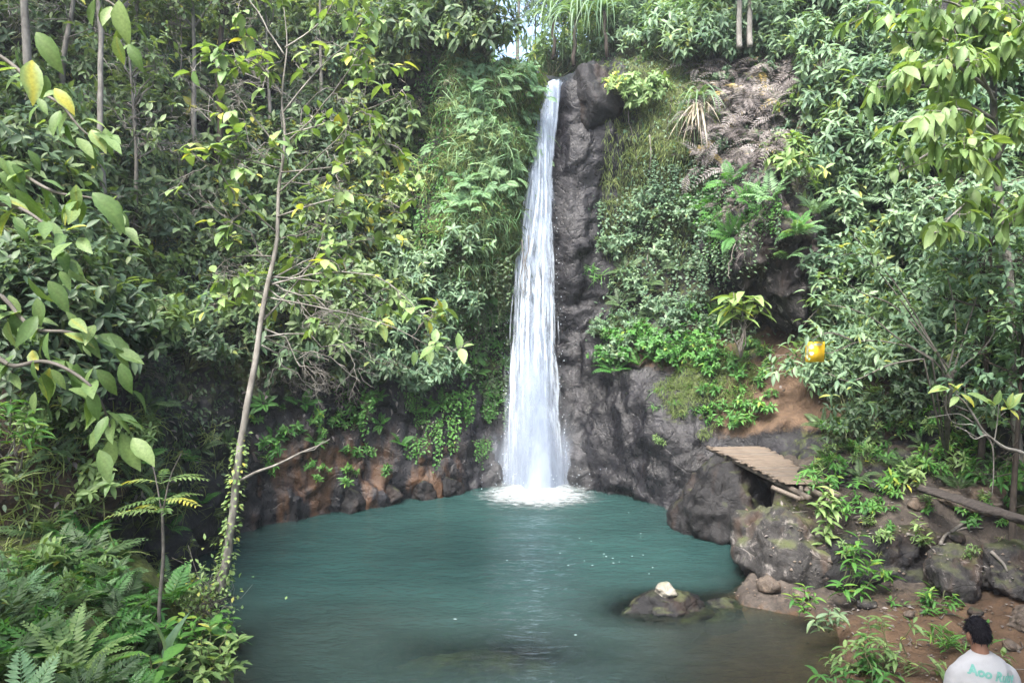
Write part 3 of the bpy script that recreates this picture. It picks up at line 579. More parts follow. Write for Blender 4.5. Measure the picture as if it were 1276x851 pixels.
# ------------------------------------------------------------------ plant prototypes
UPZ = np.array((0, 0, 1.0))
def rdir(r_, n): return nrm(r_.normal(size=(n, 3)))
def whorls(g, r_, tips, axes, k, L, ar, droop, tint, spread=(.9, 1.5), tpl=LEAF4, Lvar=.3, young=.25, out=None):
    tips = np.atleast_2d(tips); axes = nrm(np.atleast_2d(axes)); N = len(tips)
    x, y, z = frames(axes, np.array((.3, .2, .9)) * np.ones((N, 1)))
    ph = r_.uniform(0, 6.28, (N, 1)) + np.arange(k)[None] * 2.399 + r_.normal(0, .25, (N, k)); el = r_.uniform(*spread, (N, k))
    d = np.cos(el)[..., None] * axes[:, None] + np.sin(el)[..., None] * (np.cos(ph)[..., None] * x[:, None] + np.sin(ph)[..., None] * z[:, None])
    d = d + np.array((0, 0, -1.0)) * droop * r_.uniform(.5, 1.5, (N, k, 1)); d = nrm(d).reshape(-1, 3)
    pos = (tips[:, None] - axes[:, None] * (np.arange(k) / k)[None, :, None] * L * .8).reshape(-1, 3)
    Ls = L * r_.uniform(1 - Lvar, 1 + Lvar, N * k); up = np.repeat(axes * .5 + UPZ, k, 0) + r_.normal(0, .25, (N * k, 3))
    tn = np.broadcast_to(tint, (N,))[:, None] + r_.normal(0, .08, (N, k)) + young * .7 * (r_.random((N, 1)) < .3) * (np.arange(k)[None] < k * .5) + .4 * (r_.random((N, k)) < .006)
    tn = np.clip(tn, .02, 1).ravel()
    if out is not None: out += list(zip(pos, d, up, Ls, tn)); return
    leaves(g, pos, d, up, Ls, Ls * ar * r_.uniform(.85, 1.15, N * k), tn, tpl)
def limb(g, r_, p, q, ra, rb, n=6, wob=.08, sides=5, sag=0):
    p, q = np.asarray(p, float), np.asarray(q, float); t = np.linspace(0, 1, n)[:, None]; L = np.linalg.norm(q - p)
    m = r_.normal(0, wob * L, (n, 3)) * np.sin(math.pi * t); pts = p + (q - p) * t + m; pts[:, 2] += sag * L * np.sin(math.pi * t[:, 0])
    tube(g, pts, np.linspace(ra, rb, n), sides); return pts
def clump_centers(r_, n, rad, zc, low=-.4):
    d = rdir(r_, n * 4); d = d[d[:, 2] > low][:n]; return d * np.asarray(rad) * r_.uniform(.6, 1.0, (len(d), 1)) + np.array((0, 0, zc)), d
def shrub(name, seed, Rr, H, L, mat, ar=.42, n=14, tips=5, k=7, droop=.35, tint=.42, bark='twig_green', spread=(.8, 1.45), low=-.35, tpl=LEAF4, bare=0, stems=True, young=.25):
    r_ = np.random.default_rng(seed); g = Geo(); w_ = Geo(); cs, ds = clump_centers(r_, n, (Rr, Rr, H * .5), H * .55, low)
    for c_, d_ in zip(cs, ds):
        pts = limb(w_, r_, (0, 0, 0), c_, .016 * H + .004, .004, 6, .07, 5, .06)
        T = c_ + r_.normal(0, .20 * Rr, (tips, 3)); ax = nrm(d_ + UPZ * .5 + r_.normal(0, .45, (tips, 3)))
        for t_ in T: limb(w_, r_, pts[r_.integers(3, 6)], t_, .005, .002, 4, .08, 3)
        whorls(g, r_, T, ax, k, L, ar, droop, tint + r_.normal(0, .1, tips), spread, tpl, young=young)
    for _ in range(bare):
        q = rdir(r_, 1)[0] * (Rr, Rr, H * .5) * r_.uniform(.8, 1.25) + (0, 0, H * .5); q[2] = max(q[2], .1); twig(w_, r_, cs[r_.integers(len(cs))] * .5, q, .008, 2)
    ps = [('foliage', g.mesh('foliage', MATS[mat]), None, 'stuff')]
    if stems: ps.append(('stem', w_.mesh('stem', MATS[bark]), None, None))
    return (name, ps)
def twig(g, r_, p, q, rad, depth):
    pts = limb(g, r_, p, q, rad, rad * .35, 7, .07, 4); L = np.linalg.norm(np.asarray(q) - p)
    if depth > 0:
        for i in range(r_.integers(3, 6)):
            j = r_.integers(2, 6); d_ = nrm(nrm(np.asarray(q) - p) + r_.normal(0, .6, 3)); twig(g, r_, pts[j], pts[j] + d_ * L * r_.uniform(.3, .6), rad * .55, depth - 1)
def bare_shrub(name, seed, Rr, H, n=9, mat='twig_grey', leafmat_=None):
    r_ = np.random.default_rng(seed); w_ = Geo()
    for i in range(n):
        d_ = rdir(r_, 1)[0]; d_[2] = abs(d_[2]) * .7; twig(w_, r_, np.zeros(3), d_ * (Rr, Rr, H) * r_.uniform(.7, 1.1), .014, 3)
    ps = [('branch', w_.mesh('branch', MATS[mat]), None, 'stuff')]
    if leafmat_:
        g = Geo(); p = r_.normal(0, .4, (20, 3)) * (Rr, Rr, H * .6) + (0, 0, H * .5); whorls(g, r_, p, UPZ + r_.normal(0, .4, (20, 3)), 4, .1, .45, .3, .45); ps.append(('foliage', g.mesh('foliage', MATS[leafmat_]), None, 'stuff'))
    return (name, ps)
def frond_geo(g, r_, L, pairs, wid, arch=.5, pl=.18, tint=.45, M=None, curl=0, tpl=LEAF2, rach=.004, pw=.22, point=1.0, t0=.12):
    t = np.linspace(0, 1, 9); pts = np.stack([0 * t, L * t * (1 - .12 * arch * t), L * (.45 * arch * t - (.62 * arch + curl) * t * t)], -1)
    gg = Geo(); tube(gg, pts, np.linspace(rach, rach * .3, 9), 3, tint - .1)
    s = np.linspace(t0, .985, pairs); pp = np.stack([np.interp(s, t, pts[:, i]) for i in range(3)], -1); tg = nrm(np.stack([np.interp(s, t, np.gradient(pts[:, i])) for i in range(3)], -1))
    prof = np.clip(np.minimum((s - t0 + .08) / .22, 1) * (1 - s ** 2.2 * point * .93), .06, 1)
    for sx in (-1, 1):
        d = nrm(np.stack([sx * np.ones(pairs), .35 + .5 * s, -.18 + r_.normal(0, .08, pairs)], -1) + tg * .15); lw = wid * prof * r_.uniform(.9, 1.1, pairs)
        leaves(gg, pp, d, np.stack([0 * s, -tg[:, 2], np.abs(tg[:, 1]) + .2], -1), lw, np.minimum(lw * pw * 2, L / pairs * .95), np.clip(tint + r_.normal(0, .05, pairs), 0, 1), tpl)
    v = np.concatenate(gg.v)
    if M is not None: v = np.array([M @ Vector(q) for q in v])
    g.add(v, np.concatenate(gg.f), np.concatenate(gg.a))
def frond_mesh(seed, mat, **k):
    g = Geo(); frond_geo(g, np.random.default_rng(seed), **k); return g.mesh('frond', MATS[mat])
def fern(name, seed, n, fm, tilt=(.25, .95), scale=(.75, 1.1), full=6.283, stem=None, off=0.0):
    """fm: list of frond meshes, each frond a part of its own"""
    r_ = np.random.default_rng(seed); ps = []
    for i in range(n):
        az = i / n * full + r_.normal(0, .2); ti = r_.uniform(*tilt)
        M = Matrix.Translation((0, 0, off)) @ Matrix.Rotation(az, 4, 'Z') @ Matrix.Rotation(ti, 4, 'X') @ Matrix.Rotation(r_.normal(0, .2), 4, 'Y') @ Matrix.Scale(r_.uniform(*scale), 4)
        ps.append(('frond', fm[i % len(fm)], M, None))
    if stem: ps.append(('stem', stem, None, None))
    return (name, ps)
def fern_clump(name, seed, n, L, mat, pairs=16, wid=.16, tint=.45, arch=.9, curl=.1, tilt=(.1, .9), Rr=.15, pw=.2):
    """a heap of fronds seen too small to single out, joined"""
    r_ = np.random.default_rng(seed); g = Geo()
    for i in range(n):
        az = r_.uniform(0, 6.28); M = Matrix.Translation((r_.normal(0, Rr), r_.normal(0, Rr), r_.uniform(0, Rr))) @ Matrix.Rotation(az, 4, 'Z') @ Matrix.Rotation(r_.uniform(*tilt), 4, 'X')
        frond_geo(g, r_, L * r_.uniform(.6, 1.1), pairs, wid * r_.uniform(.8, 1.1), arch, tint=tint + r_.normal(0, .08 if mat != 'leaf_dry' else .22), M=M, curl=curl, pw=pw)
    return (name, [('fronds', g.mesh('fronds', MATS[mat]), None, 'stuff')])
def blade(g, r_, p, d0, L, wd, fall, tint, n=5):
    t = np.linspace(0, 1, n); d0 = nrm(d0); h = np.array((d0[0], d0[1], 0)); pts = p + L * t[:, None] * d0 + L * fall * (t[:, None] ** 2) * np.array((0, 0, -1.0))
    sd_ = nrm(np.cross(d0, UPZ) + r_.normal(0, .3, 3)); wv = wd * (1 - t ** 1.6)[:, None] * .5 + .0006
    v = np.concatenate([pts - sd_ * wv, pts + sd_ * wv]); f = []
    for i in range(n - 1): f += [(i, n + i, n + i + 1), (i, n + i + 1, i + 1)]
    g.add(v, f, np.clip(tint + .15 * np.concatenate([t, t]), 0, 1))
def tuft(name, seed, n, L, wd, mat, fall=.9, lean=.8, tint=.4, Rr=.08, tv=.12):
    r_ = np.random.default_rng(seed); g = Geo()
    for i in range(n):
        d_ = np.array((*r_.normal(0, lean, 2), 1.0)); blade(g, r_, np.array((*r_.normal(0, Rr, 2), 0)), d_, L * r_.uniform(.5, 1.15), wd * r_.uniform(.6, 1.2), fall * r_.uniform(.5, 1.4), tint + r_.normal(0, tv))
    return (name, [('blades', g.mesh('blades', MATS[mat]), None, None)])
def creeper(name, seed, n, drop_, L, mat, wid=.5, tint=.42, ar=.7, k=1.0):
    """strands hanging in front of a wall (local -Y faces out, Z up)"""
    r_ = np.random.default_rng(seed); g = Geo(); w_ = Geo()
    for i in range(n):
        x0 = r_.normal(0, wid); ln = drop_ * r_.uniform(.35, 1.1); m = max(4, int(ln / (L * .55) * k)); t = np.linspace(0, 1, m)
        pts = np.stack([x0 + .12 * np.cumsum(r_.normal(0, .35, m)) * ln / m * 2, -.08 - .14 * np.sin(t * 2.2) * r_.uniform(.4, 1.4) + r_.normal(0, .015, m), .15 - ln * t], -1)
        tube(w_, pts, .004, 3)
        dd = np.stack([r_.normal(0, .8, m), -.8 + 0 * t, -.45 + r_.normal(0, .3, m)], -1)
        leaves(g, pts + r_.normal(0, .03, (m, 3)), dd, np.stack([0 * t, -.7 + 0 * t, .7 + 0 * t], -1) + r_.normal(0, .3, (m, 3)), L * r_.uniform(.6, 1.25, m), L * ar * r_.uniform(.7, 1.2, m), np.clip(tint + r_.normal(0, .12, m), 0, 1))
    return (name, [('foliage', g.mesh('foliage', MATS[mat]), None, 'stuff'), ('strand', w_.mesh('strand', MATS['twig_green']), None, 'stuff')])
def palm(name, seed, H, n, L, wd, mat, fall=.9, trunk=.05, dead=0, tint=.42):
    r_ = np.random.default_rng(seed); ps = []; t_ = Geo(); limb(t_, r_, (0, 0, 0), (.1, .05, H), trunk, trunk * .8, 6, .03, 7); ps.append(('trunk', t_.mesh('trunk', MATS['bark_dark']), None, None))
    lm = []
    for q in range(4):
        g = Geo(); blade(g, r_, np.zeros(3), np.array((0, .75, 1.0)), L * r_.uniform(.85, 1.1), wd, fall * r_.uniform(.8, 1.2), tint, 10); lm.append(g.mesh('strap_leaf', MATS[mat]))
    for i in range(n):
        M = Matrix.Translation((.1, .05, H - r_.uniform(0, .12))) @ Matrix.Rotation(i * 2.399 + r_.normal(0, .1), 4, 'Z') @ Matrix.Rotation(-r_.uniform(-.3, .55), 4, 'X'); ps.append(('strap_leaf', lm[i % 4], M, None))
    if dead:
        g = Geo()
        for i in range(dead): blade(g, r_, np.array((.1 + r_.normal(0, .08), .0 + r_.normal(0, .08), H - .15)), np.array((*r_.normal(0, .4, 2), -.6)), L * r_.uniform(.4, .75), wd * .9, .5, .5, 6)
        ps.append(('dead_leaves', g.mesh('dead_leaves', MATS['leaf_straw']), None, 'stuff'))
    return (name, ps)
def tree(name, seed, H, tr, cr_, ch, L, mat, bark='bark_dark', n=16, tips=14, k=7, ar=.42, droop=.4, tint=.42, lean=(0, 0), base=.35, bare=0, spread=(.8, 1.5), clump=.30, tpl=LEAF4):
    r_ = np.random.default_rng(seed); tk = Geo(); lb = Geo(); g = Geo(); top = np.array((lean[0], lean[1], H))
    tp = spline(np.array([(0, 0, -.4), (lean[0] * .2 + r_.normal(0, .05), lean[1] * .2, H * .25), (lean[0] * .45 + r_.normal(0, .08), lean[1] * .5 + r_.normal(0, .08), H * .55), top]), 14); tube(tk, tp, np.linspace(tr, tr * .25, 14), 9)
    cs, ds = clump_centers(r_, n, (cr_, cr_, ch * .5), H - ch * .42, -.75)
    for c_, d_ in zip(cs, ds):
        c_ = c_ + top * (1, 1, 0) * .8; j = int(np.clip(np.interp(c_[2] - .35 * np.hypot(*(c_ - top)[:2]), tp[:, 2], np.arange(14)), 14 * base, 13)); pts = limb(lb, r_, tp[j], c_, tr * .32, tr * .06, 7, .07, 5, .05)
        T = c_ + r_.normal(0, clump * cr_, (tips, 3)) * (1, 1, .7); ax = nrm(d_ + UPZ * .6 + r_.normal(0, .5, (tips, 3)))
        for t_ in T: limb(lb, r_, pts[r_.integers(3, 7)], t_, tr * .07, .003, 4, .09, 3)
        whorls(g, r_, T, ax, k, L, ar, droop, tint + r_.normal(0, .09) + r_.normal(0, .06, tips), spread, tpl)
    for _ in range(bare): p = tp[r_.integers(4, 12)]; q = p + rdir(r_, 1)[0] * (1, 1, .6) * cr_ * r_.uniform(.5, 1.0); twig(lb, r_, p, q, tr * .18, 2)
    return (name, [('trunk', tk.mesh('trunk', MATS[bark]), None, None), ('limbs', lb.mesh('limbs', MATS[bark]), None, 'stuff'), ('crown', g.mesh('crown', MATS[mat]), None, 'stuff')])

def kin(fn, m, seed0, *a, **k): return [fn(*a[:1], seed0 + i, *a[1:], **k) for i in range(m)]
S_FOREST = kin(shrub, 4, 500, 'broadleaf_shrub', .55, .85, .17, 'leaf_forest', ar=.42, n=13, tips=4, k=7, bare=2)
S_FORESTB = kin(shrub, 3, 510, 'round_leaved_shrub', .55, .85, .20, 'leaf_forest', ar=.58, n=11, tips=4, k=6, tint=.66, bare=2, bark='twig_grey', tpl=LEAFB)
S_DARK = kin(shrub, 3, 520, 'dark_leaved_shrub', .6, .9, .15, 'leaf_dark', ar=.4, n=14, tips=4, k=7)
S_FRESH = kin(shrub, 3, 530, 'yellow_green_shrub', .45, .6, .15, 'leaf_fresh', ar=.38, n=9, tips=4, k=8, tint=.5, tpl=LEAFB)
S_COOL = kin(shrub, 4, 540, 'glossy_leaved_shrub', .6, .8, .17, 'leaf_cool', ar=.34, n=15, tips=5, k=8, droop=.45, tint=.48)
S_VIVID = kin(shrub, 3, 550, 'small_leaved_shrub', .4, .6, .10, 'leaf_vivid', ar=.6, n=12, tips=4, k=7, tint=.45)
S_COOLSMALL = kin(shrub, 3, 560, 'small_leaved_shrub', .4, .55, .10, 'leaf_cool', ar=.45, n=12, tips=5, k=7, tint=.42)
W_SMALL = kin(shrub, 3, 570, 'leafy_weed', .16, .28, .10, 'leaf_vivid', ar=.34, n=5, tips=2, k=7, tint=.5, droop=.2)
W_FRESH = kin(shrub, 2, 575, 'leafy_weed', .2, .32, .12, 'leaf_fresh', ar=.30, n=5, tips=2, k=7, tint=.5, droop=.2)
B_TWIG = kin(bare_shrub, 3, 580, 'bare_twig_shrub', .8, .8)
FR_L = [frond_mesh(600 + i, 'fern_light', L=.6, pairs=15, wid=.15, arch=.9, tint=.45) for i in range(3)]
FR_V = [frond_mesh(610 + i, 'leaf_vivid', L=.6, pairs=13, wid=.15, arch=.8, tint=.45) for i in range(3)]
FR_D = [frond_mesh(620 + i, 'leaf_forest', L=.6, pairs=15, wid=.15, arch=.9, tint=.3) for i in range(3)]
FR_Y = [frond_mesh(630 + i, 'leaf_fresh', L=.62, pairs=17, wid=.105, arch=.8, tint=.5, pw=.26, point=.8, tpl=LEAF4) for i in range(3)]
F_LIGHT = kin(fern, 3, 640, 'fern', 8, FR_L); F_VIVID = kin(fern, 2, 650, 'fern', 8, FR_V); F_DARK = kin(fern, 3, 660, 'fern', 8, FR_D)
F_HANG = [fern('fern', 670 + i, 7, FR_L, tilt=(-.5, .3), full=6.28) for i in range(2)]
FC_LIGHT = kin(fern_clump, 3, 680, 'fern_clump', 16, .5, 'fern_light', tint=.45)
FC_COOL = kin(fern_clump, 3, 690, 'fern_clump', 18, .55, 'leaf_cool', tint=.38)
FC_DRY = kin(fern_clump, 4, 700, 'dry_fern', 22, .75, 'leaf_dry', pairs=15, wid=.15, arch=1.5, curl=.5, tint=.45, Rr=.25, pw=.10, tilt=(-.1, .8))
G_HANG = kin(tuft, 4, 720, 'hanging_grass', 90, .62, .014, 'grass_hang', fall=1.3, lean=.7, tint=.45, Rr=.12)
G_LIGHT = kin(tuft, 3, 730, 'hanging_grass', 80, .6, .016, 'fern_light', fall=1.2, lean=.7, tint=.5, Rr=.12)
G_TUFT = kin(tuft, 3, 740, 'grass_tuft', 40, .30, .010, 'grass_hang', fall=.7, lean=.6, tint=.45, Rr=.05)
G_GREEN = kin(tuft, 2, 745, 'grass_tuft', 36, .36, .014, 'leaf_vivid', fall=.8, lean=.6, tint=.5, Rr=.05)
G_STRAW = kin(tuft, 2, 750, 'dry_grass', 60, .6, .012, 'leaf_straw', fall=1.4, lean=.6, tint=.35, Rr=.10)
CR_DARK = kin(creeper, 3, 760, 'creeper', 16, 1.1, .085, 'leaf_dark', wid=.35, tint=.5)
CR_COOL = kin(creeper, 3, 765, 'creeper', 16, 1.0, .085, 'leaf_cool', wid=.35, tint=.4)
CR_VIVID = kin(creeper, 2, 770, 'creeper', 14, .75, .075, 'leaf_vivid', wid=.2, tint=.5, k=1.4)

def frm(px, py, back=.0, lift=.0):
    l_, n_, i_ = hit(px, py)
    if l_ is None: return None
    return l_ + n_ * lift, n_
SPOTS = []
def pix(x, y, z):
    dz = z - CAM_Z; dep = y * CP - dz * SP; return 638 + x / dep * F, 425.5 - (y * SP + dz * CP) / dep * F
def put(protos, px, py, sc, label, cat, group=None, lean=.35, sink=.03, wall=False, rot=None):
    h_ = frm(px, py)
    if h_ is None: return None
    l_, n_ = h_; P_ = protos[rng.integers(len(protos))] if isinstance(protos, list) else protos
    if wall:
        az = math.atan2(n_[1], n_[0]) + math.pi / 2; return place(P_, l_, label, cat, group, sc, az)
    up = nrm(n_ * lean + UPZ * (1 - lean)); return place(P_, l_ - up * sink, label, cat, group, sc, rng.uniform(0, 6.28) if rot is None else rot, up)
LAND = [(60, 60, 'at the upper left corner'), (130, 150, 'by the tall pale trunk'), (170, 290, 'below the pair of pale trunks'), (60, 300, 'behind the big foreground leaves'), (60, 430, 'low behind the big foreground leaves'), (270, 160, 'by the dark leaning trunk'), (250, 330, 'left of the slender tree'), (330, 60, 'behind the top of the slender tree'),
        (400, 180, 'right of the slender tree, high up'), (420, 330, 'right of the slender tree'), (300, 470, 'behind the slender tree, low down'), (480, 60, 'left of the mossy column, at its top'), (490, 250, 'by the dark hollow left of the mossy column'), (470, 420, 'above the left rock wall'), (200, 420, 'above the dark left bank'),
        (60, 580, 'on the dark left bank by the left edge'), (210, 600, 'on the dark left bank by the slender tree'), (380, 540, 'on the rock wall right of the slender tree'), (530, 530, 'on the rock wall nearer the fall'), (590, 110, 'at the crown of the mossy column'), (640, 180, 'on the mossy column close to the fall'), (550, 220, 'down the left side of the mossy column'), (610, 290, 'on the lower mossy column'), (590, 400, 'under the mossy column'), (610, 500, 'beside the foot of the fall'),
        (780, 170, 'beside the dark rock at the lip'), (840, 220, 'high on the cliff right of the fall'), (790, 320, 'half way up the cliff right of the fall'), (860, 360, 'left of the overhanging rock'), (780, 430, 'on the ledge above the slab'), (880, 430, 'where the ledge meets the soil path'), (820, 60, 'on the cliff top right of the lip'), (560, 30, 'behind the crown of the mossy column'), (650, 40, 'in the gap behind the lip'), (720, 40, 'under the strap-leaved palms'), (850, 480, 'on the mossy slab'), (940, 480, 'along the soil path'),
        (940, 90, 'above the dead ferns'), (930, 170, 'over the overhanging rock'), (1010, 200, 'right of the overhanging rock'), (1030, 60, 'by the top edge right of the twin trunks'), (1100, 150, 'left of the broadleaf tree'), (1200, 60, 'behind the broadleaf tree'), (1200, 230, 'under the broadleaf tree'), (1060, 290, 'above the yellow plate'), (1070, 380, 'just right of the yellow plate'), (1150, 330, 'in the middle of the right bush mass'), (1240, 340, 'by the trunk of the broadleaf tree'), (1220, 440, 'above the bare sapling'),
        (1050, 500, 'below the yellow plate'), (1130, 480, 'under the arching shrub'), (1040, 570, 'beside the bamboo walkway'), (1130, 570, 'above the old log'), (1230, 560, 'behind the bare sapling'), (1210, 610, 'along the old log'), (1080, 640, 'on the bank behind the long low boulder'), (1200, 680, 'among the rocks below the old log'), (1110, 740, 'in front of the long low boulder'), (1240, 740, 'beside the rounded grey boulder'), (1120, 810, 'on the soil left of the person'), (1050, 800, 'at the near pool edge'), (980, 690, 'on the grey boulder at the pool'), (60, 700, 'on the lower left bank by the left edge'), (60, 800, 'in the lower left corner'), (180, 700, 'left of the compound-leaved sapling'), (180, 810, 'below the compound-leaved sapling')]
SIZES = {}
def where(px, py, rock=None): return min(LAND, key=lambda q: (q[0] - px) ** 2 + (q[1] - py) ** 2)[2]
def field(protos, box, n, sc, label, cat, group, gap=0, lean=.35, wall=False, keep=None, poly=None):
    """plants rooted over the part of the ground or cliff that box (photo pixels) looks at"""
    done, tries = [], 0
    while len(done) < n and tries < n * 30:
        tries += 1; px = rng.uniform(box[0], box[2]); py = rng.uniform(box[1], box[3])
        if keep and not keep(px, py): continue
        if gap and any((px - a_) ** 2 + (py - b_) ** 2 < gap * gap for a_, b_ in done): continue
        s_ = rng.uniform(*sc); rel = (s_ - sc[0]) / (sc[1] - sc[0]); lb = ('large ' if rel > .7 else 'small ' if rel < .3 else '') + label.split(' on the cliff top')[0].split(' under the big')[0] + ' ' + where(px, py)
        if put(protos, px, py, s_, lb.replace('small small', 'small'), cat, group, lean, wall=wall) is not None: done.append((px, py))

# ------------------------------------------------------------------ ground cover on the slopes: uncountable, one mass each
def cover(name, nleaf, wfun, L, ar, mat, tint, dn=.5, off=(.01, .09), tpl=LEAF4, blades_=False, seed=1):
    r_ = np.random.default_rng(seed); q = CF; c_ = CLIFF_P[q].mean(1); e1 = CLIFF_P[q[:, 2]] - CLIFF_P[q[:, 0]]; e2 = CLIFF_P[q[:, 3]] - CLIFF_P[q[:, 1]]; nn = np.cross(e1, e2); ar_ = np.linalg.norm(nn, axis=1) * .5; nn = nrm(nn)
    nn = np.where((((cen - c_) * nn).sum(1) < 0)[:, None], -nn, nn); u_ = CLIFF_U[q[:, 0]]; wt = ar_ * np.clip(wfun(u_, c_[:, 2], c_, CLIFF_ROCK[q].mean(1)), 0, None); wt = wt / wt.sum()
    k = r_.choice(len(q), nleaf, p=wt); s_ = r_.random((nleaf, 2)); pq = CLIFF_P[q[k]]
    pos = (pq[:, 0] * ((1 - s_[:, :1]) * (1 - s_[:, 1:])) + pq[:, 1] * (s_[:, :1] * (1 - s_[:, 1:])) + pq[:, 2] * s_[:, :1] * s_[:, 1:] + pq[:, 3] * ((1 - s_[:, :1]) * s_[:, 1:])) + nn[k] * r_.uniform(*off, (nleaf, 1))
    d = nn[k] * .6 + np.array((0, 0, -dn)) + r_.normal(0, .55, (nleaf, 3)); g = Geo()
    tn = np.clip(tint + .14 * fbm(pos * 1.3, 2, seed) + r_.normal(0, .09, nleaf), 0, 1)
    Ls = L * r_.uniform(.5, 1.3, nleaf); leaves(g, pos, d, nn[k] + UPZ * .6 + r_.normal(0, .3, (nleaf, 3)), Ls, Ls * ar, tn, tpl)
    return tag(link(name, g.mesh(name, MATS[mat])), kind='stuff')
def not_fall(u): return (np.abs(u - 9.3) > .75)
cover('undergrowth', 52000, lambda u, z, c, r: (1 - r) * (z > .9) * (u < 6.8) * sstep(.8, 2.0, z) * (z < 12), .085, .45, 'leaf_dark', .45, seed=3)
cover('undergrowth', 16000, lambda u, z, c, r: (1 - r) * (u > 6.4) * (u < 8.9) * (z > 1.1) * (z < 10), .075, .5, 'leaf_vivid', .34, seed=4)
cover('undergrowth', 34000, lambda u, z, c, r: (1 - r) * (u > 10.2) * (u < 18) * (z > 2.5) * (z < 12) * np.where(u < 14, .35 + .9 * (z > 4.6), 1.0), .085, .42, 'leaf_cool', .32, seed=5)
cover('hanging_moss_grass', 15000, lambda u, z, c, r: (u > 6.9) * (u < 8.75) * (z > 3.6) * (z < 9.6), .20, .06, 'grass_hang', .45, dn=1.6, tpl=LEAF2, seed=6)
cover('hanging_moss_grass', 5500, lambda u, z, c, r: (u > 10.45) * (u < 12.6) * (z > 4.6) * (z < 9.2), .17, .06, 'grass_hang', .38, dn=1.6, tpl=LEAF2, seed=7)
cover('moss_grass', 6000, lambda u, z, c, r: (u + .35 * vnoise(c * 2.1, 5) > 11.75) * (u + .4 * vnoise(c * 1.7, 6) < 13.3) * (z + .75 * vnoise(c * 2.3, 7) > 1.65) * (z < 2.95) * (vnoise(c * 2.4, 12) > -.25), .10, .10, 'grass_hang', .40, dn=.8, tpl=LEAF2, seed=8)
cover('dead_leaf_litter', 5000, lambda u, z, c, r: (u < 6.5) * (z > 1.2) * (z < 9) + 0.6 * (u > 13.5) * (z > 2), .11, .4, 'leaf_dry', .5, dn=.6, seed=9)

# ------------------------------------------------------------------ the slopes, zone by zone
def dark_gap(px, py): return not (485 < px < 540 and 200 < py < 345) and not (165 < px < 215 and 440 < py < 500)
LG = 'shrubs on the forested slope left of the pool'
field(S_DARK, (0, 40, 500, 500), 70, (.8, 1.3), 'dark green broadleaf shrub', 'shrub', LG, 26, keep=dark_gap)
field(S_FOREST, (0, 30, 520, 440), 85, (.7, 1.25), 'grey-green broadleaf shrub', 'shrub', LG, 26, keep=dark_gap)
field(S_FORESTB, (170, 0, 510, 330), 62, (.6, 1.05), 'pale round-leaved shrub', 'shrub', LG, 26, keep=dark_gap)
field(S_FRESH, (120, 200, 330, 420), 7, (.8, 1.1), 'bright yellow-green shrub', 'shrub', 'fresh green shrubs on the left slope', 50)
field(S_FRESH, (330, 10, 520, 300), 26, (.7, 1.1), 'yellow-green shrub', 'shrub', 'fresh green shrubs on the upper left slope', 36)
field(B_TWIG, (30, 60, 480, 460), 18, (.7, 1.25), 'grey leafless twig tangle', 'shrub', 'bare twig tangles on the left slope', 60, lean=.6)
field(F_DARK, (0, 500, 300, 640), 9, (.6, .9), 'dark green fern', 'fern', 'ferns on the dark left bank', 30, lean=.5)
field(G_TUFT, (0, 500, 270, 700), 40, (1.0, 1.9), 'olive grass tuft', 'grass', 'grass tufts on the dark left bank', 26, lean=.6)
# mossy rock column left of the fall
MG = 'grass and ferns on the mossy rock column'
field(G_LIGHT, (560, 75, 668, 330), 48, (.75, 1.25), 'light green hanging grass', 'grass', MG, 15, lean=.6)
field(G_HANG, (520, 60, 650, 340), 45, (.7, 1.2), 'yellow-green hanging grass', 'grass', MG, 16, lean=.6)
field(FC_LIGHT, (575, 75, 662, 260), 26, (.6, .95), 'bright light green fern', 'fern', MG, 22, lean=.6)
field(F_HANG, (515, 170, 560, 340), 8, (.7, 1.0), 'pale fern hanging', 'fern', MG, 18, lean=.6)
field(G_STRAW, (520, 60, 640, 130), 8, (.5, .9), 'straw coloured dry grass', 'grass', MG, 20, lean=.5)
field(F_VIVID, (565, 300, 640, 520), 22, (.45, .8), 'small green fern', 'fern', 'ferns beside the foot of the column', 20, lean=.6)
field(CR_DARK, (540, 300, 640, 480), 10, (.6, 1.0), 'dark creeper hanging', 'creeper', 'creepers under the mossy column', 24, wall=True)
field(CR_VIVID, (500, 480, 620, 560), 8, (.5, .9), 'green creeper', 'creeper', 'creepers on the wet rock left of the fall', 24, wall=True)
field(S_COOLSMALL, (470, 350, 570, 470), 12, (.7, 1.1), 'blue-green small-leaved shrub', 'shrub', 'shrubs above the left rock wall', 26)
field(W_SMALL, (320, 500, 480, 600), 16, (.7, 1.2), 'small green weed', 'weed', 'weeds on the left rock wall', 20, lean=.5)
field(F_VIVID, (300, 450, 560, 560), 16, (.5, .8), 'green fern', 'fern', 'ferns on the left rock wall', 26, lean=.5)
put(CR_VIVID, 432, 470, 1.1, 'bright green small-leaved creeper hanging on the rock wall behind the slender tree', 'creeper', wall=True)
put(CR_VIVID, 445, 500, .9, 'lower vivid green creeper patch touching the bare rock left of the fall', 'creeper', wall=True)
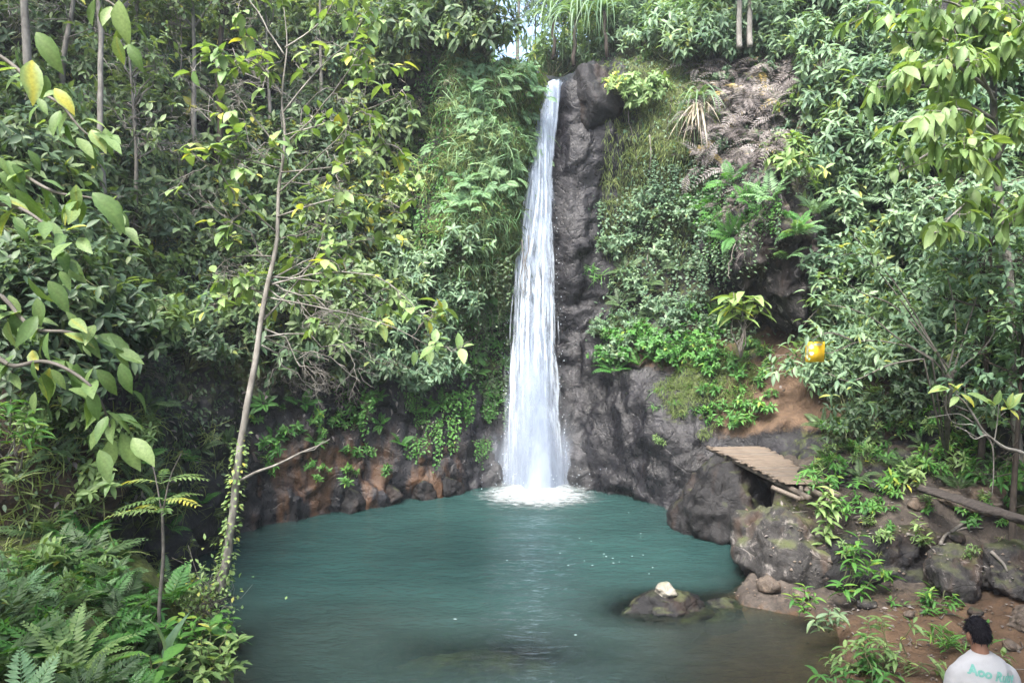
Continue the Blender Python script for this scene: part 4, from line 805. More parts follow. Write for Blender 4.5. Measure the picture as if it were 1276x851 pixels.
# right wall
RG = 'plants on the cliff right of the fall'
field(G_HANG, (755, 125, 870, 270), 15, (.6, 1.0), 'olive hanging grass', 'grass', RG, 18, lean=.6)
field(CR_COOL, (760, 200, 900, 420), 20, (.6, 1.1), 'blue-green creeper hanging', 'creeper', RG, 26, wall=True)
field(S_COOLSMALL, (745, 260, 900, 450), 18, (.6, 1.1), 'small-leaved shrub', 'shrub', RG, 26)
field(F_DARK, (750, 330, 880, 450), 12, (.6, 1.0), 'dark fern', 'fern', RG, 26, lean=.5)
field(F_VIVID, (860, 215, 1000, 300), 9, (.8, 1.3), 'green fern arching', 'fern', 'ferns beside the overhanging rock', 28, lean=.5)
field(S_VIVID, (745, 400, 900, 460), 12, (.6, 1.0), 'vivid green shrub', 'shrub', 'shrubs on the ledge above the slab', 18)
field(F_VIVID, (760, 420, 860, 465), 7, (.7, 1.1), 'vivid green fern', 'fern', 'ferns on the ledge above the slab', 18)
field(W_SMALL, (870, 430, 960, 535), 26, (.7, 1.2), 'vivid green weed', 'weed', 'weeds along the red soil path', 14)
field(G_GREEN, (815, 445, 900, 520), 12, (.6, 1.0), 'green grass tuft', 'grass', 'grass tufts on the mossy slab', 16)
put(W_FRESH, 822, 552, .6, 'lone yellow-green tuft on the bare face of the rock slab', 'weed', lean=.6)
put(G_GREEN, 735, 335, 1.3, 'strap-leaved grass clump on the dark rock beside the fall', 'grass', lean=.7)
put(G_GREEN, 745, 345, 1.2, 'small strap-leaved clump hanging right of the dark rock', 'grass', lean=.7)
# dry ferns and shrubs on the upper right
field(FC_DRY, (868, 80, 1015, 205), 52, (.7, 1.05), 'greyish brown dead fern mass', 'fern', 'dead ferns above the overhanging rock', 18, lean=.5)
field(FC_DRY, (900, 190, 945, 300), 7, (.5, .75), 'dead brown fern draped', 'fern', 'dead ferns on the overhanging rock', 20, lean=.6)
field(FC_DRY, (1200, 230, 1276, 300), 6, (.7, 1.0), 'dead brown fern', 'fern', 'dead ferns on the right slope', 24, lean=.5)
UG = 'shrubs on the upper right slope'
field(S_COOL, (880, 0, 1110, 150), 26, (.8, 1.25), 'blue-green shrub', 'shrub', UG, 26, keep=lambda px, py: not (870 < px < 1014 and 80 < py < 250))
field(S_COOL, (1040, 60, 1276, 330), 36, (.75, 1.2), 'blue-green shrub', 'shrub', UG, 30)
field(FC_COOL, (1060, 120, 1240, 320), 16, (.9, 1.4), 'feathery blue-green fern clump', 'fern', 'feathery ferns on the right slope', 30)
field(F_LIGHT, (960, 190, 1100, 330), 12, (.9, 1.4), 'light green fern', 'fern', 'light ferns on the right slope', 30)
field(S_FRESH, (960, 140, 1060, 250), 5, (.8, 1.2), 'yellow-green shrub', 'shrub', 'fresh green shrubs on the right slope', 34)
field(B_TWIG, (1130, 120, 1276, 380), 7, (.5, .9), 'grey leafless twigs', 'shrub', 'bare twig tangles on the right slope', 50, lean=.6)
# the big bush mass on the right and the dark understorey under it
BG = 'shrubs of the big bush mass above the right bank'
field(S_COOL, (1030, 300, 1276, 470), 42, (.75, 1.15), 'pale blue-green shrub', 'shrub', BG, 27)
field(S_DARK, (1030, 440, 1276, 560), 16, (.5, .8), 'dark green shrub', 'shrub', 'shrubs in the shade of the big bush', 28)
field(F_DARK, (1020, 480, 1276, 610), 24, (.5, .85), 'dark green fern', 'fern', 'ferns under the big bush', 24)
field(W_SMALL, (1020, 520, 1276, 605), 30, (.7, 1.3), 'green weed', 'weed', 'weeds at the foot of the right bushes', 14)
field(W_FRESH, (1010, 480, 1200, 610), 18, (.7, 1.1), 'yellow-green weed', 'weed', 'weeds at the foot of the right bushes', 18)
field(G_STRAW, (1040, 480, 1276, 600), 8, (.4, .7), 'straw coloured grass', 'grass', 'dry grass under the right bushes', 30)

field(F_VIVID, (0, 680, 265, 851), 11, (.55, .9), 'fresh green bank fern', 'fern', 'ferns of the lower left bank', 26)
field(F_LIGHT, (0, 700, 260, 851), 12, (.5, .8), 'pale soft fern', 'fern', 'ferns of the lower left bank', 34)
field(W_SMALL, (1020, 605, 1276, 665), 10, (.5, .9), 'fresh leafy weed', 'weed', 'weeds on the right bank', 16)
field(G_TUFT, (1000, 600, 1276, 851), 12, (.3, .6), 'olive grass tuft', 'grass', 'grass tufts on the right bank', 18)
field(W_FRESH, (1020, 610, 1276, 700), 6, (.4, .7), 'yellowish weed', 'weed', 'weeds on the right bank', 20)

field(S_DARK, (470, 0, 770, 72), 26, (.9, 1.5), 'dark leafy bush', 'shrub', 'bushes in the wood behind the lip', 14)
field(S_FOREST, (480, 0, 700, 66), 16, (.8, 1.3), 'grey-green bush', 'shrub', 'bushes in the wood behind the lip', 16)
field(S_COOL, (740, 0, 900, 60), 12, (.9, 1.3), 'cool green bush', 'shrub', 'bushes in the wood behind the lip', 18)

field(S_COOL, (430, 330, 575, 480), 16, (.6, 1.0), 'pale blue-green shrub', 'shrub', 'shrubs above the left rock wall', 26)
field(S_FORESTB, (400, 320, 520, 420), 9, (.6, .9), 'soft large-leaved shrub', 'shrub', 'shrubs above the left rock wall', 28)
field(CR_COOL, (880, 200, 960, 330), 8, (.6, .9), 'blue-green creeper', 'creeper', 'creepers on the overhanging rock', 22, wall=True)
field(S_COOL, (880, 5, 1010, 70), 10, (.8, 1.1), 'cool green shrub', 'shrub', 'shrubs above the dead ferns', 26)
field(F_LIGHT, (1015, 130, 1110, 300), 10, (.9, 1.4), 'pale arching fern', 'fern', 'ferns right of the overhanging rock', 28)

def behind(px_): return pix(*px_)
r_ = np.random.default_rng(44)
for k in range(40):                                           # bushes of the wood right behind the lip
    y = r_.uniform(18.3, 26); x = r_.uniform(-3.2, 4.0) * y / 20
    if abs(x - .75) < .45 and y < 19.2: continue
    if 606 < pix(x, y, drop(x, y, 30) + 1)[0] < 684 and y > 18.8: continue
    t_ = k % 3; z_ = drop(x, y, 30); lb = ['dark leafy bush', 'grey-green bush', 'cool green bush'][t_]
    place([S_DARK, S_FOREST, S_COOL][t_][k % 3], (x, y, z_ - .05), ('tall ' if k % 2 else 'broad ') + lb + ' ' + where(*pix(x, y, z_ + .6)), 'shrub', 'bushes in the wood behind the lip', (r_.uniform(1.1, 1.7),) * 2 + (r_.uniform(1.4, 2.6) if k % 2 else r_.uniform(1.0, 1.4),), r_.uniform(0, 6.28))

field(S_COOLSMALL, (20, 60, 500, 440), 26, (.9, 1.5), 'fine-leaved shrub', 'shrub', 'fine-leaved shrubs on the left slope', 40)
field(S_COOLSMALL, (1020, 60, 1276, 470), 22, (.9, 1.4), 'fine-leaved shrub', 'shrub', 'fine-leaved shrubs on the right slope', 36)
field(F_DARK, (0, 690, 265, 851), 8, (.6, .95), 'dusky green fern', 'fern', 'ferns of the lower left bank', 26)
field(S_VIVID, (880, 200, 960, 300), 5, (.5, .8), 'small vivid bush', 'shrub', 'bushes on the overhanging rock', 22)
r_ = np.random.default_rng(46)                                # thin vines and roots hanging down the walls
for k in range(26):
    px, py = [(r_.uniform(500, 650), r_.uniform(280, 440)), (r_.uniform(750, 1000), r_.uniform(130, 330)), (r_.uniform(60, 480), r_.uniform(120, 420))][k % 3]; h_ = frm(px, py)
    if h_ is None: continue
    p_, n_ = h_; p_ = p_ + n_ * .3; L = r_.uniform(.6, 1.5); t_ = np.linspace(0, 1, 10); g = Geo(); q = np.stack([np.cumsum(r_.normal(0, .035, 10)), np.cumsum(r_.normal(-.01, .03, 10)), -L * t_], -1); tube(g, q, np.linspace(.011, .006, 10), 5)
    o = link('hanging_vine', g.mesh('hanging_vine', MATS[['twig_grey', 'bark_dark'][k % 2]])); o.location = p_; tag(o, ['thin grey hanging vine ', 'thin dark hanging vine '][k % 2] + where(px, py), 'vine', 'hanging vines on the walls')

field(F_LIGHT, (885, 100, 1000, 200), 7, (.6, .9), 'pale fern', 'fern', 'green ferns among the dead ferns', 22)
field(S_COOLSMALL, (880, 95, 1005, 200), 6, (.6, .9), 'little blue-green shrub', 'shrub', 'green shrubs among the dead ferns', 26)
field(F_VIVID, (140, 570, 290, 700), 8, (.5, .85), 'lively green fern', 'fern', 'ferns in the hollow of the left bank', 24)
field(S_FRESH, (0, 520, 180, 640), 5, (.6, .9), 'yellow-green shrub', 'shrub', 'fresh shrubs on the left bank', 40)
field(CR_VIVID, (885, 250, 960, 330), 4, (.5, .8), 'vivid creeper', 'creeper', 'creepers over the overhanging rock', 20, wall=True)
# ------------------------------------------------------------------ trees on the slopes and behind the lip
def plant_tree(P_, x, y, label, group=None, sc=1.0, rot=None, z=None):
    return place(P_, (x, y, (drop(x, y, 30) if z is None else z) - .05), label, 'tree', group, sc, rng.uniform(0, 6.28) if rot is None else rot)
T_BACK = kin(tree, 4, 800, 'background_tree', 5.6, .085, 1.35, 3.0, .20, 'leaf_cool', 'bark_dark', n=15, tips=12, k=6, bare=3, tint=.42)
T_PALE = kin(tree, 3, 810, 'pale_trunked_tree', 6.2, .075, 1.3, 2.6, .17, 'leaf_forest', 'bark_pale', n=13, tips=10, k=6, bare=6, tint=.5)
T_DARK = kin(tree, 3, 820, 'dense_tree', 5.2, .09, 1.4, 3.4, .16, 'leaf_dark', 'bark_dark', n=20, tips=14, k=7, tint=.5)
T_LEFT = kin(tree, 3, 830, 'twiggy_tree', 4.6, .06, 1.1, 2.6, .15, 'leaf_forest', 'bark_pale', n=13, tips=9, k=5, bare=9, tint=.55)
bk = [(-6, 33, 2), (-3.5, 35, 0), (-1.5, 32, 2), (1.6, 36, 0), (3.4, 33, 2), (5.6, 35, 0), (8.5, 32, 2), (-9, 30, 0), (-2.2, 29.5, 0), (2.6, 30, 2), (5, 29, 2), (-4.8, 27.5, 2), (-3.2, 19.0, 1), (-2.4, 20.2, 1), (-1.6, 19.4, 1), (-.9, 21.5, 0), (-.3, 20.4, 2), (.3, 23.0, 0), (1.0, 21.0, 2), (1.5, 23.5, 0), (2.3, 20.6, 2), (3.1, 20.8, 2), (3.9, 19.7, 0), (4.9, 19.4, 2), (5.7, 18.6, 0),
      (-4.2, 18.6, 2), (-5.2, 18.0, 0), (6.8, 18.0, 2), (-6.4, 17.5, 2), (-2.8, 23, 2), (2.6, 24.5, 2), (-1.6, 24.5, 2), (4.6, 23, 2), (-4.6, 22.5, 0), (7.2, 21, 0), (3.4, 27, 0), (-3.4, 27, 0), (.1, 28, 2), (6.2, 25.5, 2), (-6.5, 24, 2), (-8, 20, 0), (9, 19, 0)]
for k, (x, y, t_) in enumerate(bk):
    lb = ['dark-trunked tree in the wood behind the lip of the fall', 'thin pale-trunked tree behind the mossy column at the top', 'dark dense tree in the shade behind the lip of the fall'][t_]
    zq = drop(x, y, 30); pq = pix(x, y, zq + 1.5)
    if 600 < pq[0] < 690 and t_ != 1 or (540 < pq[0] < 700 and y > 27): continue
    plant_tree([T_BACK, T_PALE, T_DARK][t_][k % 3], x, y, lb, 'trees behind the lip of the fall', (rng.uniform(.42, .62) if k % 2 and t_ != 1 else rng.uniform(.7, .95)) * (1.3 if y > 27 else 1))
plant_tree(T_PALE[1], .15, 21.5, 'thin pale-trunked tree alone in the sky gap behind the lip', None, .8); plant_tree(T_BACK[2], .75, 24.5, 'small dark-trunked tree against the sky behind the lip', None, .55)
lf = [(-6.2, 12.6, 1, .9), (-7.2, 11.6, 2, 1.0), (-7.8, 13.6, 1, 1.1), (-6.0, 14.6, 2, .9), (-4.9, 15.6, 1, .9), (-8.4, 10.2, 1, 1.0), (-8.2, 8.4, 2, 1.0), (-9.0, 12.2, 2, 1.1), (-7.0, 15.8, 1, 1.0), (-9.4, 9.4, 1, 1.1), (-10, 14, 2, 1.1), (-4.0, 16.4, 2, .8)]
for k, (x, y, t_, sc) in enumerate(lf):
    lb = ['', 'twiggy pale-barked tree standing on the left slope', 'pale-barked tree standing on the left slope'][t_]
    lb = lb.replace(' standing on the left slope', '').replace(' standing high on the left slope', '') + ' ' + where(*pix(x, y, drop(x, y, 30) + 2)); plant_tree([None, T_LEFT, T_PALE][t_][k % 3], x, y, lb, 'trees standing on the left slope', sc)
# unseen tall trees added to shade the near bank; crowns meet above the viewer
T_SHADE = kin(tree, 2, 840, 'overhead_tree', 9.5, .16, 2.6, 3.4, .30, 'leaf_dark', 'bark_dark', n=22, tips=18, k=7, tint=.45)
for k, (x, y, sc) in enumerate([(4.6, 1.4, 1.0), (7.2, 3.4, 1.05), (1.2, -2.8, 1.0), (-2.6, -3.6, 1.05), (8.6, -.6, 1.1), (4.8, -4.4, 1.1), (-6.4, -2.2, 1.1), (-6.2, 2.2, 1.0), (2.1, -.1, 1.05), (3.9, -1.4, 1.1), (.2, -.9, 1.12)]):
    plant_tree(T_SHADE[k % 2], x, y, 'unseen tall spreading tree added to shade the near side of the pool', 'tall trees on the near side added for shade', sc, k * 1.1, z=.1)
for k, (x, y, sc, lb) in enumerate([(6.35, 9.45, .62, 'small pale-leaved tree in front of the broadleaf trunk'), (7.0, 9.3, .66, 'small pale-leaved tree at the right edge under the broadleaf tree'), (6.6, 10.6, .7, 'small pale-leaved tree behind the broadleaf trunk')]): plant_tree(T_BACK[k % 4], x, y, lb, 'small trees of the right bush mass', sc)
def trunk_tree(name, pts_px, D0, D1, r0, r1, bark, label, limbs=(), crown=None, sides=8):
    """a tree whose trunk runs through given photo pixels at depths easing from D0 to D1"""
    n_ = len(pts_px); Q = np.array([W(px, py, D0 + (D1 - D0) * i / (n_ - 1)) for i, (px, py) in enumerate(pts_px)]); base = Q[0].copy(); Q = spline(Q - base, 4 * n_)
    r = root(name, base, label, 'tree'); g = Geo(); q2 = Q + np.stack([.012 * vnoise(Q * 5 + 3, 7), .012 * vnoise(Q * 5 + 9, 8), 0 * Q[:, 0]], -1); tube(g, q2, np.linspace(r0, r1, len(Q)), sides); link('trunk', g.mesh('trunk', MATS[bark]), r); return r, base, Q
# two pale trunks and a dark leaning one in the gloom of the left slope
for pts, D, ra, rb, bk_, lb in [([(134, 345), (130, 260), (124, 150), (126, 60), (120, -60)], 9.6, .055, .036, 'bark_pale', 'tall pale trunk rising from the left slope, its crown above the picture'),
                            ([(170, 230), (167, 160), (169, 80), (172, -40)], 10.2, .045, .03, 'bark_pale', 'shorter pale trunk just right of the tall pale one on the left slope'),
                            ([(246, 268), (262, 215), (275, 160), (272, 90), (282, -20)], 9.8, .07, .045, 'bark_dark', 'dark leaning trunk on the left slope behind the slender tree'),
                            ([(196, 228), (206, 180), (216, 130), (226, 80), (225, 20)], 9.6, .022, .012, 'twig_grey', 'thin grey sapling stem leaning on the left slope')]:
    h0 = hit(*pts[0])[0]; D = float(h0[1] * CP - (h0[2] - CAM_Z) * SP) + .1 if h0 is not None else D; pts = [(pts[0][0], pts[0][1] + 12)] + pts
    r, b, Q = trunk_tree('background_tree', pts, D, D + .2, ra, rb, bk_, lb); g = Geo(); w_ = Geo(); top = Q[-1]; r_ = np.random.default_rng(int(ra * 1000) + len(pts))
    cs, ds = clump_centers(r_, 10, (.9, .9, .7), 0, -.6)
    for c_, d_ in zip(cs, ds): limb(w_, r_, Q[-3], top + c_, rb * .5, .006, 6, .07, 4); whorls(g, r_, top + c_ + r_.normal(0, .2, (9, 3)), nrm(d_ + UPZ * .6 + r_.normal(0, .4, (9, 3))), 6, .16, .42, .4, .5)
    for _ in range(7): j = r_.integers(4, len(Q) - 2); twig(w_, r_, Q[j], Q[j] + rdir(r_, 1)[0] * (.6, .4, .5), .008, 1)
    link('crown', g.mesh('crown', MATS['leaf_forest']), r)['kind'] = 'stuff'; link('limbs', w_.mesh('limbs', MATS[bk_]), r)['kind'] = 'stuff'

# ------------------------------------------------------------------ plants near enough to show their leaves: each leaf a part
LM = {}
def leaf_meshes(mat, ar, tints):
    key = (mat, ar)
    if key not in LM:
        LM[key] = []
        for t_ in tints: g = Geo(); v = LEAFB[0] * (ar, 1, 1); v[:, 0] += .045 * np.sin(v[:, 1] * 5 + 9 * t_) * v[:, 1]; v[:, 2] += (-.22 + .5 * abs(math.sin(17 * t_))) * -v[:, 1] ** 2 * .7 + .03 * np.sin(v[:, 1] * 13 + 4 * t_) * np.abs(v[:, 0]) * 2 ; tv = t_ + np.where(np.abs(LEAFB[0][:, 0]) < .01, .13, -.05); g.add(v, LEAFB[1], np.clip(tv, 0, 1)); LM[key].append((t_, g.mesh('leaf', MATS[mat])))
    return LM[key]
TS = (.15, .3, .42, .55, .66, .76)
def leaf_parts(r, items, mat, ar, cap=300):
    ms = leaf_meshes(mat, ar, TS); rest = []
    for i, (p, d, u, L, t_) in enumerate(items):
        if i >= cap: rest.append((p, d, u, L, t_)); continue
        x, y, z = [q[0] for q in frames(np.atleast_2d(d), np.atleast_2d(u))]; me = min(ms, key=lambda q: abs(q[0] - t_))[1]
        M = Matrix(((x[0] * L, y[0] * L, z[0] * L, p[0]), (x[1] * L, y[1] * L, z[1] * L, p[1]), (x[2] * L, y[2] * L, z[2] * L, p[2]), (0, 0, 0, 1))); link('leaf', me, r, M)
    if rest:
        g = Geo(); p, d, u, L, t_ = [np.array(q) for q in zip(*rest)]; leaves(g, p, d, u, L, L * ar, t_, LEAFB); link('foliage', g.mesh('foliage', MATS[mat]), r)['kind'] = 'stuff'
# the slender pale-barked tree at the left of the pool
SL = [(274, 738), (284, 690), (291, 630), (299, 560), (311, 490), (322, 425), (332, 360), (345, 300), (347, 240), (355, 180), (352, 120), (358, 60), (354, 10)]
r, b, Q = trunk_tree('slender_tree', SL, 8.3, 8.9, .052, .004, 'bark_pale', 'slender pale-barked tree leaning at the left edge of the pool', sides=9); r_ = np.random.default_rng(41)
w_ = Geo(); items = []
def toq(px, py, D): return W(px, py, D) - b
tips = []
for (a_, pts, rr) in [((298, 600), [(320, 588), (345, 579), (375, 564), (397, 555), (411, 547)], .014)]:
    tube(w_, spline(np.array([toq(*a_, 8.45)] + [toq(*p, 8.2 - .05 * i) for i, p in enumerate(pts)]), 16), np.linspace(.02, .004, 16), 5); tube(w_, np.array([toq(375, 564, 8.05), toq(392, 560, 8.0), toq(403, 549, 8.0)]), [.006, .005, .003], 4)
lim = [((334, 350), (375, 330), (430, 312), (475, 300)), ((328, 400), (365, 360), (395, 320), (420, 280)), ((345, 290), (300, 250), (270, 215), (235, 190)), ((348, 240), (390, 200), (425, 160), (440, 130)), ((351, 190), (320, 150), (290, 110), (260, 60)),
       ((353, 140), (395, 90), (430, 50), (450, 10)), ((352, 170), (415, 150), (470, 130), (500, 100)), ((340, 320), (305, 320), (280, 330), (262, 345)), ((336, 345), (400, 350), (450, 360), (490, 380)), ((355, 70), (330, 30), (310, -10), (300, -40)), ((346, 270), (410, 250), (465, 240), (505, 255)),
       ((349, 210), (310, 200), (280, 185), (262, 175)), ((355, 60), (400, 30), (420, 0), (440, -30)), ((333, 365), (300, 360), (275, 372), (262, 380)), ((350, 215), (430, 205), (480, 180), (510, 190)), ((334, 356), (380, 335), (400, 290), (415, 240)), ((334, 356), (400, 340), (470, 345), (530, 400)), ((330, 370), (410, 385), (480, 400), (545, 430)), ((352, 120), (330, 90), (300, 70), (270, 80)), ((355, 180), (390, 150), (420, 120), (470, 60))]
for L_ in lim:
    dz = r_.uniform(-.7, .5); pts = spline(np.array([toq(px, py, 8.65 + dz * i / 3) for i, (px, py) in enumerate(L_)]), 12); pts = pts + np.cumsum(r_.normal(0, .018, (12, 3)), 0) * np.linspace(0, 1, 12)[:, None]; tube(w_, pts, np.linspace(.011, .004, 12), 5)
    for _ in range(9):
        j = r_.integers(3, 12); e_ = pts[j] + rdir(r_, 1)[0] * .40 * r_.uniform(.5, 1.2); twig(w_, r_, pts[j], e_, .006, 1); tips.append((e_, pts[j]))
    tips.append((pts[-1], pts[-3]))
for e_, p_ in tips:
    whorls(None, r_, e_, nrm(e_ - p_ + UPZ * .15), r_.integers(3, 7), .16, .5, .5, .50 + r_.normal(0, .1), (.5, 1.3), young=.3, out=items)
r_.shuffle(items); leaf_parts(r, items, 'leaf_fresh', .52)
for px, py, ex, ey in [(330, 420, 400, 455), (330, 410, 440, 470), (326, 430, 390, 480), (335, 360, 420, 400), (332, 380, 300, 330), (345, 300, 400, 290), (340, 330, 260, 250), (330, 420, 470, 430), (336, 350, 450, 400)]:
    twig(w_, r_, toq(px, py, 8.7), toq(ex, ey, 8.9 + r_.uniform(-.4, .4)), .011, 3)
for px, py, ex, ey in [(350, 200, 240, 130), (352, 150, 420, 110), (350, 230, 430, 230), (352, 160, 290, 60)]: twig(w_, r_, toq(px, py, 8.8), toq(ex, ey, 9.1 + r_.uniform(-.4, .4)), .010, 3)
link('limbs', w_.mesh('limbs', MATS['bark_pale']), r)['kind'] = 'stuff'
g = Geo(); tw = Geo()                                          # a climber of tiny leaves round its foot
s_ = r_.integers(0, 14, 420); pp = Q[s_] + (Q[s_ + 1] - Q[s_]) * r_.random((420, 1)); dd = rdir(r_, 420); dd[:, 2] *= .4; pp = pp + nrm(dd) * .075
leaves(g, pp, dd + (0, 0, -.3), UPZ + r_.normal(0, .3, (420, 3)), r_.uniform(.03, .07, 420), .035, np.clip(.7 + r_.normal(0, .15, 420), 0, 1)); tb = Q[0]
cl = root('climbing_vine', b, 'yellow-green tangle of climbing vine round the foot of the slender tree', 'vine')
for _ in range(46): e_ = r_.normal(0, 1, 3) * (.26, .2, .22) + (-.22, -.05, -.05); limb(tw, r_, r_.normal(0, .12, 3) + (-.15, 0, -.3), e_ + (0, 0, .12), .006, .002, 6, .14, 4)
p2 = r_.normal(0, 1, (520, 3)) * (.22, .2, .22) + (-.22, -.05, -.08); leaves(g, p2, rdir(r_, 520), UPZ, r_.uniform(.035, .085, 520), .034, np.clip(.62 + r_.normal(0, .2, 520), 0, 1))
link('foliage', g.mesh('foliage', MATS['leaf_fresh']), cl)['kind'] = 'stuff'; link('strand', tw.mesh('strand', MATS['twig_grey']), cl)['kind'] = 'stuff'

# the foreground tree outside the left edge: three limbs of big leaves reach into view
base = np.array((-3.7, 3.2, drop(-3.7, 3.2))); r = root('foreground_tree', base, 'large-leaved tree reaching into view from the left edge, its big leaves close to the viewer', 'tree')
g = Geo(); r_ = np.random.default_rng(52); tp = spline(np.array([(0, 0, -.2), (.05, .05, 1.5), (-.05, .1, 3.2), (.1, .1, 5.2)]), 16); tube(g, tp, np.linspace(.09, .05, 16), 9); link('trunk', g.mesh('trunk', MATS['bark_pale']), r)
def tob(px, py, D): return W(px, py, D) - base
items = []
def lf_at(px, py, D, ang, L, tint, face=.6):
    """a leaf hanging at a pixel: ang is its direction in the picture, degrees from straight down, positive to the right"""
    a_ = math.radians(ang); d_ = np.array((math.sin(a_), r_.normal(0, .25), -math.cos(a_))); items.append((tob(px, py, D), d_, np.array((r_.normal(0, .25), -face, .8)), L, tint))
for k, (pts, D) in enumerate([([(-160, 330), (-40, 360), (0, 368), (25, 395), (45, 411), (80, 413), (110, 420), (140, 432), (165, 470)], 3.6), ([(-150, 420), (-20, 440), (15, 456), (50, 450), (80, 458), (112, 480), (128, 505), (140, 540)], 3.5),
                              ([(-140, 190), (-20, 195), (10, 207), (35, 222), (70, 240), (110, 246), (150, 255)], 3.7), ([(-120, 20), (-20, 60), (20, 85), (45, 112), (75, 130), (100, 160), (125, 180)], 3.9), ([(-100, -60), (0, -30), (80, -15), (140, 5), (160, 40)], 4.2), ([(-140, 300), (-40, 260), (0, 255), (30, 262), (60, 285), (80, 320)], 3.4)]):
    q = spline(np.array([tob(px, py, D + .05 * math.sin(i)) for i, (px, py) in enumerate(pts)]), 24); g = Geo(); st_ = tp[np.argmin(np.abs(tp[:, 2] - q[0, 2]))]
    tube(g, np.vstack([st_[None], q]), np.linspace(.014, .004, 25), 6); link('limb', g.mesh('limb', MATS['twig_grey']), r)
    for j in range(6, 24):
        for _ in range(2 if j < 20 else 3):
            if r_.random() < (.62 if k != 4 else .5):
                d_ = np.array((r_.normal(.25, .6), r_.normal(-.1, .5), r_.normal(-.55, .35))); items.append((q[j] + r_.normal(0, .04, 3), d_, np.array((r_.normal(0, .3), -.35, .9)), r_.uniform(.10, .165), np.clip(r_.choice([.30, .45, .6, .78, .97], p=[.16, .32, .36, .13, .03]), 0, 1)))
for px, py, ang, L, t_ in [(95, 452, 5, .21, .30), (108, 490, 3, .21, .30), (62, 458, -12, .17, .97), (150, 452, 20, .15, .45), (120, 460, 40, .15, .45), (150, 540, 30, .20, .6), (140, 545, -8, .17, .6), (165, 545, 50, .18, .78), (130, 530, -35, .14, .6), (120, 418, 70, .18, .45), (95, 415, 60, .16, .45), (60, 418, -50, .16, .4),
                          (20, 235, 30, .19, .45), (60, 350, 40, .17, .45), (35, 345, 20, .18, .45), (115, 240, 50, .22, .30), (95, 230, 0, .12, .97), (148, 0, 5, .20, .78), (145, 45, 0, .13, .97), (160, 55, 30, .13, .3), (20, 60, 0, .16, .30), (45, 40, 35, .2, .45), (10, 400, -10, .17, .97), (40, 75, 10, .22, .78), (68, 110, 40, .15, .97)]: lf_at(px, py, 3.55, ang, L, t_)
leaf_parts(r, items, 'leaf_fresh', .42)

# broadleaf tree on the right with drooping leaves
r, b, Q = trunk_tree('broadleaf_tree', [(1274, 618), (1262, 470), (1256, 330), (1247, 270), (1241, 190), (1238, 120), (1240, 60), (1236, -30)], 10.2, 10.0, .060, .038, 'bark_pale', 'pale-trunked tree with drooping yellow-green leaves at the upper right'); r_ = np.random.default_rng(61); w_ = Geo(); items = []
for (px, py), (ex, ey) in [((1241, 190), (1120, 215)), ((1240, 150), (1085, 110)), ((1239, 100), (1110, 40)), ((1238, 60), (1150, 0)), ((1238, 90), (1290, 30)), ((1242, 200), (1290, 160)), ((1240, 130), (1180, 70)), ((1247, 260), (1165, 290)), ((1240, 60), (1210, -30)), ((1244, 230), (1200, 190)), ((1240, 110), (1230, 20)), ((1241, 170), (1150, 150)), ((1250, 300), (1290, 250)), ((1238, 70), (1080, 20)), ((1238, 80), (1250, 60)), ((1241, 120), (1130, 90)), ((1240, 100), (1190, 20))]:
    D_ = 9.7 + r_.uniform(-1.6, .6); q = spline(np.array([W(px, py, 10.0) - b, (W(px, py, 10.0) + W(ex, ey, D_)) / 2 - b + (0, 0, .22), W(ex, ey, D_) - b]), 12); tube(w_, q, np.linspace(.028, .006, 12), 5)
    for j in range(4, 12):
        for _ in range(2):
            e_ = q[j] + rdir(r_, 1)[0] * r_.uniform(.1, .42); limb(w_, r_, q[j], e_, .006, .003, 4, .08, 4); whorls(None, r_, e_, nrm(e_ - q[j] + (0, 0, -.1)), r_.integers(3, 7), .23, .4, .7, .48 + r_.normal(0, .1), (.4, 1.2), young=.2, out=items)
r_.shuffle(items); leaf_parts(r, items, 'leaf_fresh', .42); link('limbs', w_.mesh('limbs', MATS['bark_pale']), r)['kind'] = 'stuff'

def near_plant(name, base, label, cat, stems, L, ar, mat, k=6, tint=.5, droop=.3, bark='twig_green', rad=.008, seed=1, spread=(.7, 1.4), young=.25, mids=True):
    """stems: end points relative to base; a whorl of single leaves at each end"""
    r = root(name, base, label, cat); r_ = np.random.default_rng(seed); items = []
    for e_ in stems:
        g = Geo(); e_ = np.asarray(e_, float); pts = limb(g, r_, np.zeros(3), e_, rad, rad * .45, 7, .05, 5); link('stem', g.mesh('stem', MATS[bark]), r)
        ax = nrm(pts[-1] - pts[-3] + UPZ * .3); whorls(None, r_, pts[-1], ax, k, L, ar, droop, tint, spread, young=young, out=items)
        if mids: whorls(None, r_, pts[4], ax, max(2, k // 2), L * .9, ar, droop + .2, tint - .08, spread, young=0, out=items)
    leaf_parts(r, items, mat, ar); return r
def onland(px, py):
    h_ = frm(px, py); return h_[0]
def rstems(r_, n, rx, rz, z0=.2): return [np.array((r_.normal(0, rx), r_.normal(0, rx), z0 + abs(r_.normal(0, 1)) * rz)) for _ in range(n)]
q_ = np.random.default_rng(77)
near_plant('leafy_shrub', (4.15, 9.15, .22), 'bright green shrub growing in front of the long low boulder', 'shrub', [(.1, 0, .75), (.02, -.05, .52), (-.05, 0, .62), (.28, .05, .42), (.40, -.05, .36), (-.12, -.1, .2), (.12, -.1, .15), (.5, .0, .3), (.18, .1, .6)], .17, .30, 'leaf_vivid', 7, .62, seed=2)
near_plant('leafy_shrub', (3.45, 8.75, .18), 'small bright whorled shrub beside the grey boulder at the pool edge', 'shrub', [(.0, 0, .32), (.12, 0, .2), (-.05, -.1, .12), (-.14, 0, .22)], .13, .30, 'leaf_vivid', 7, .6, seed=3)
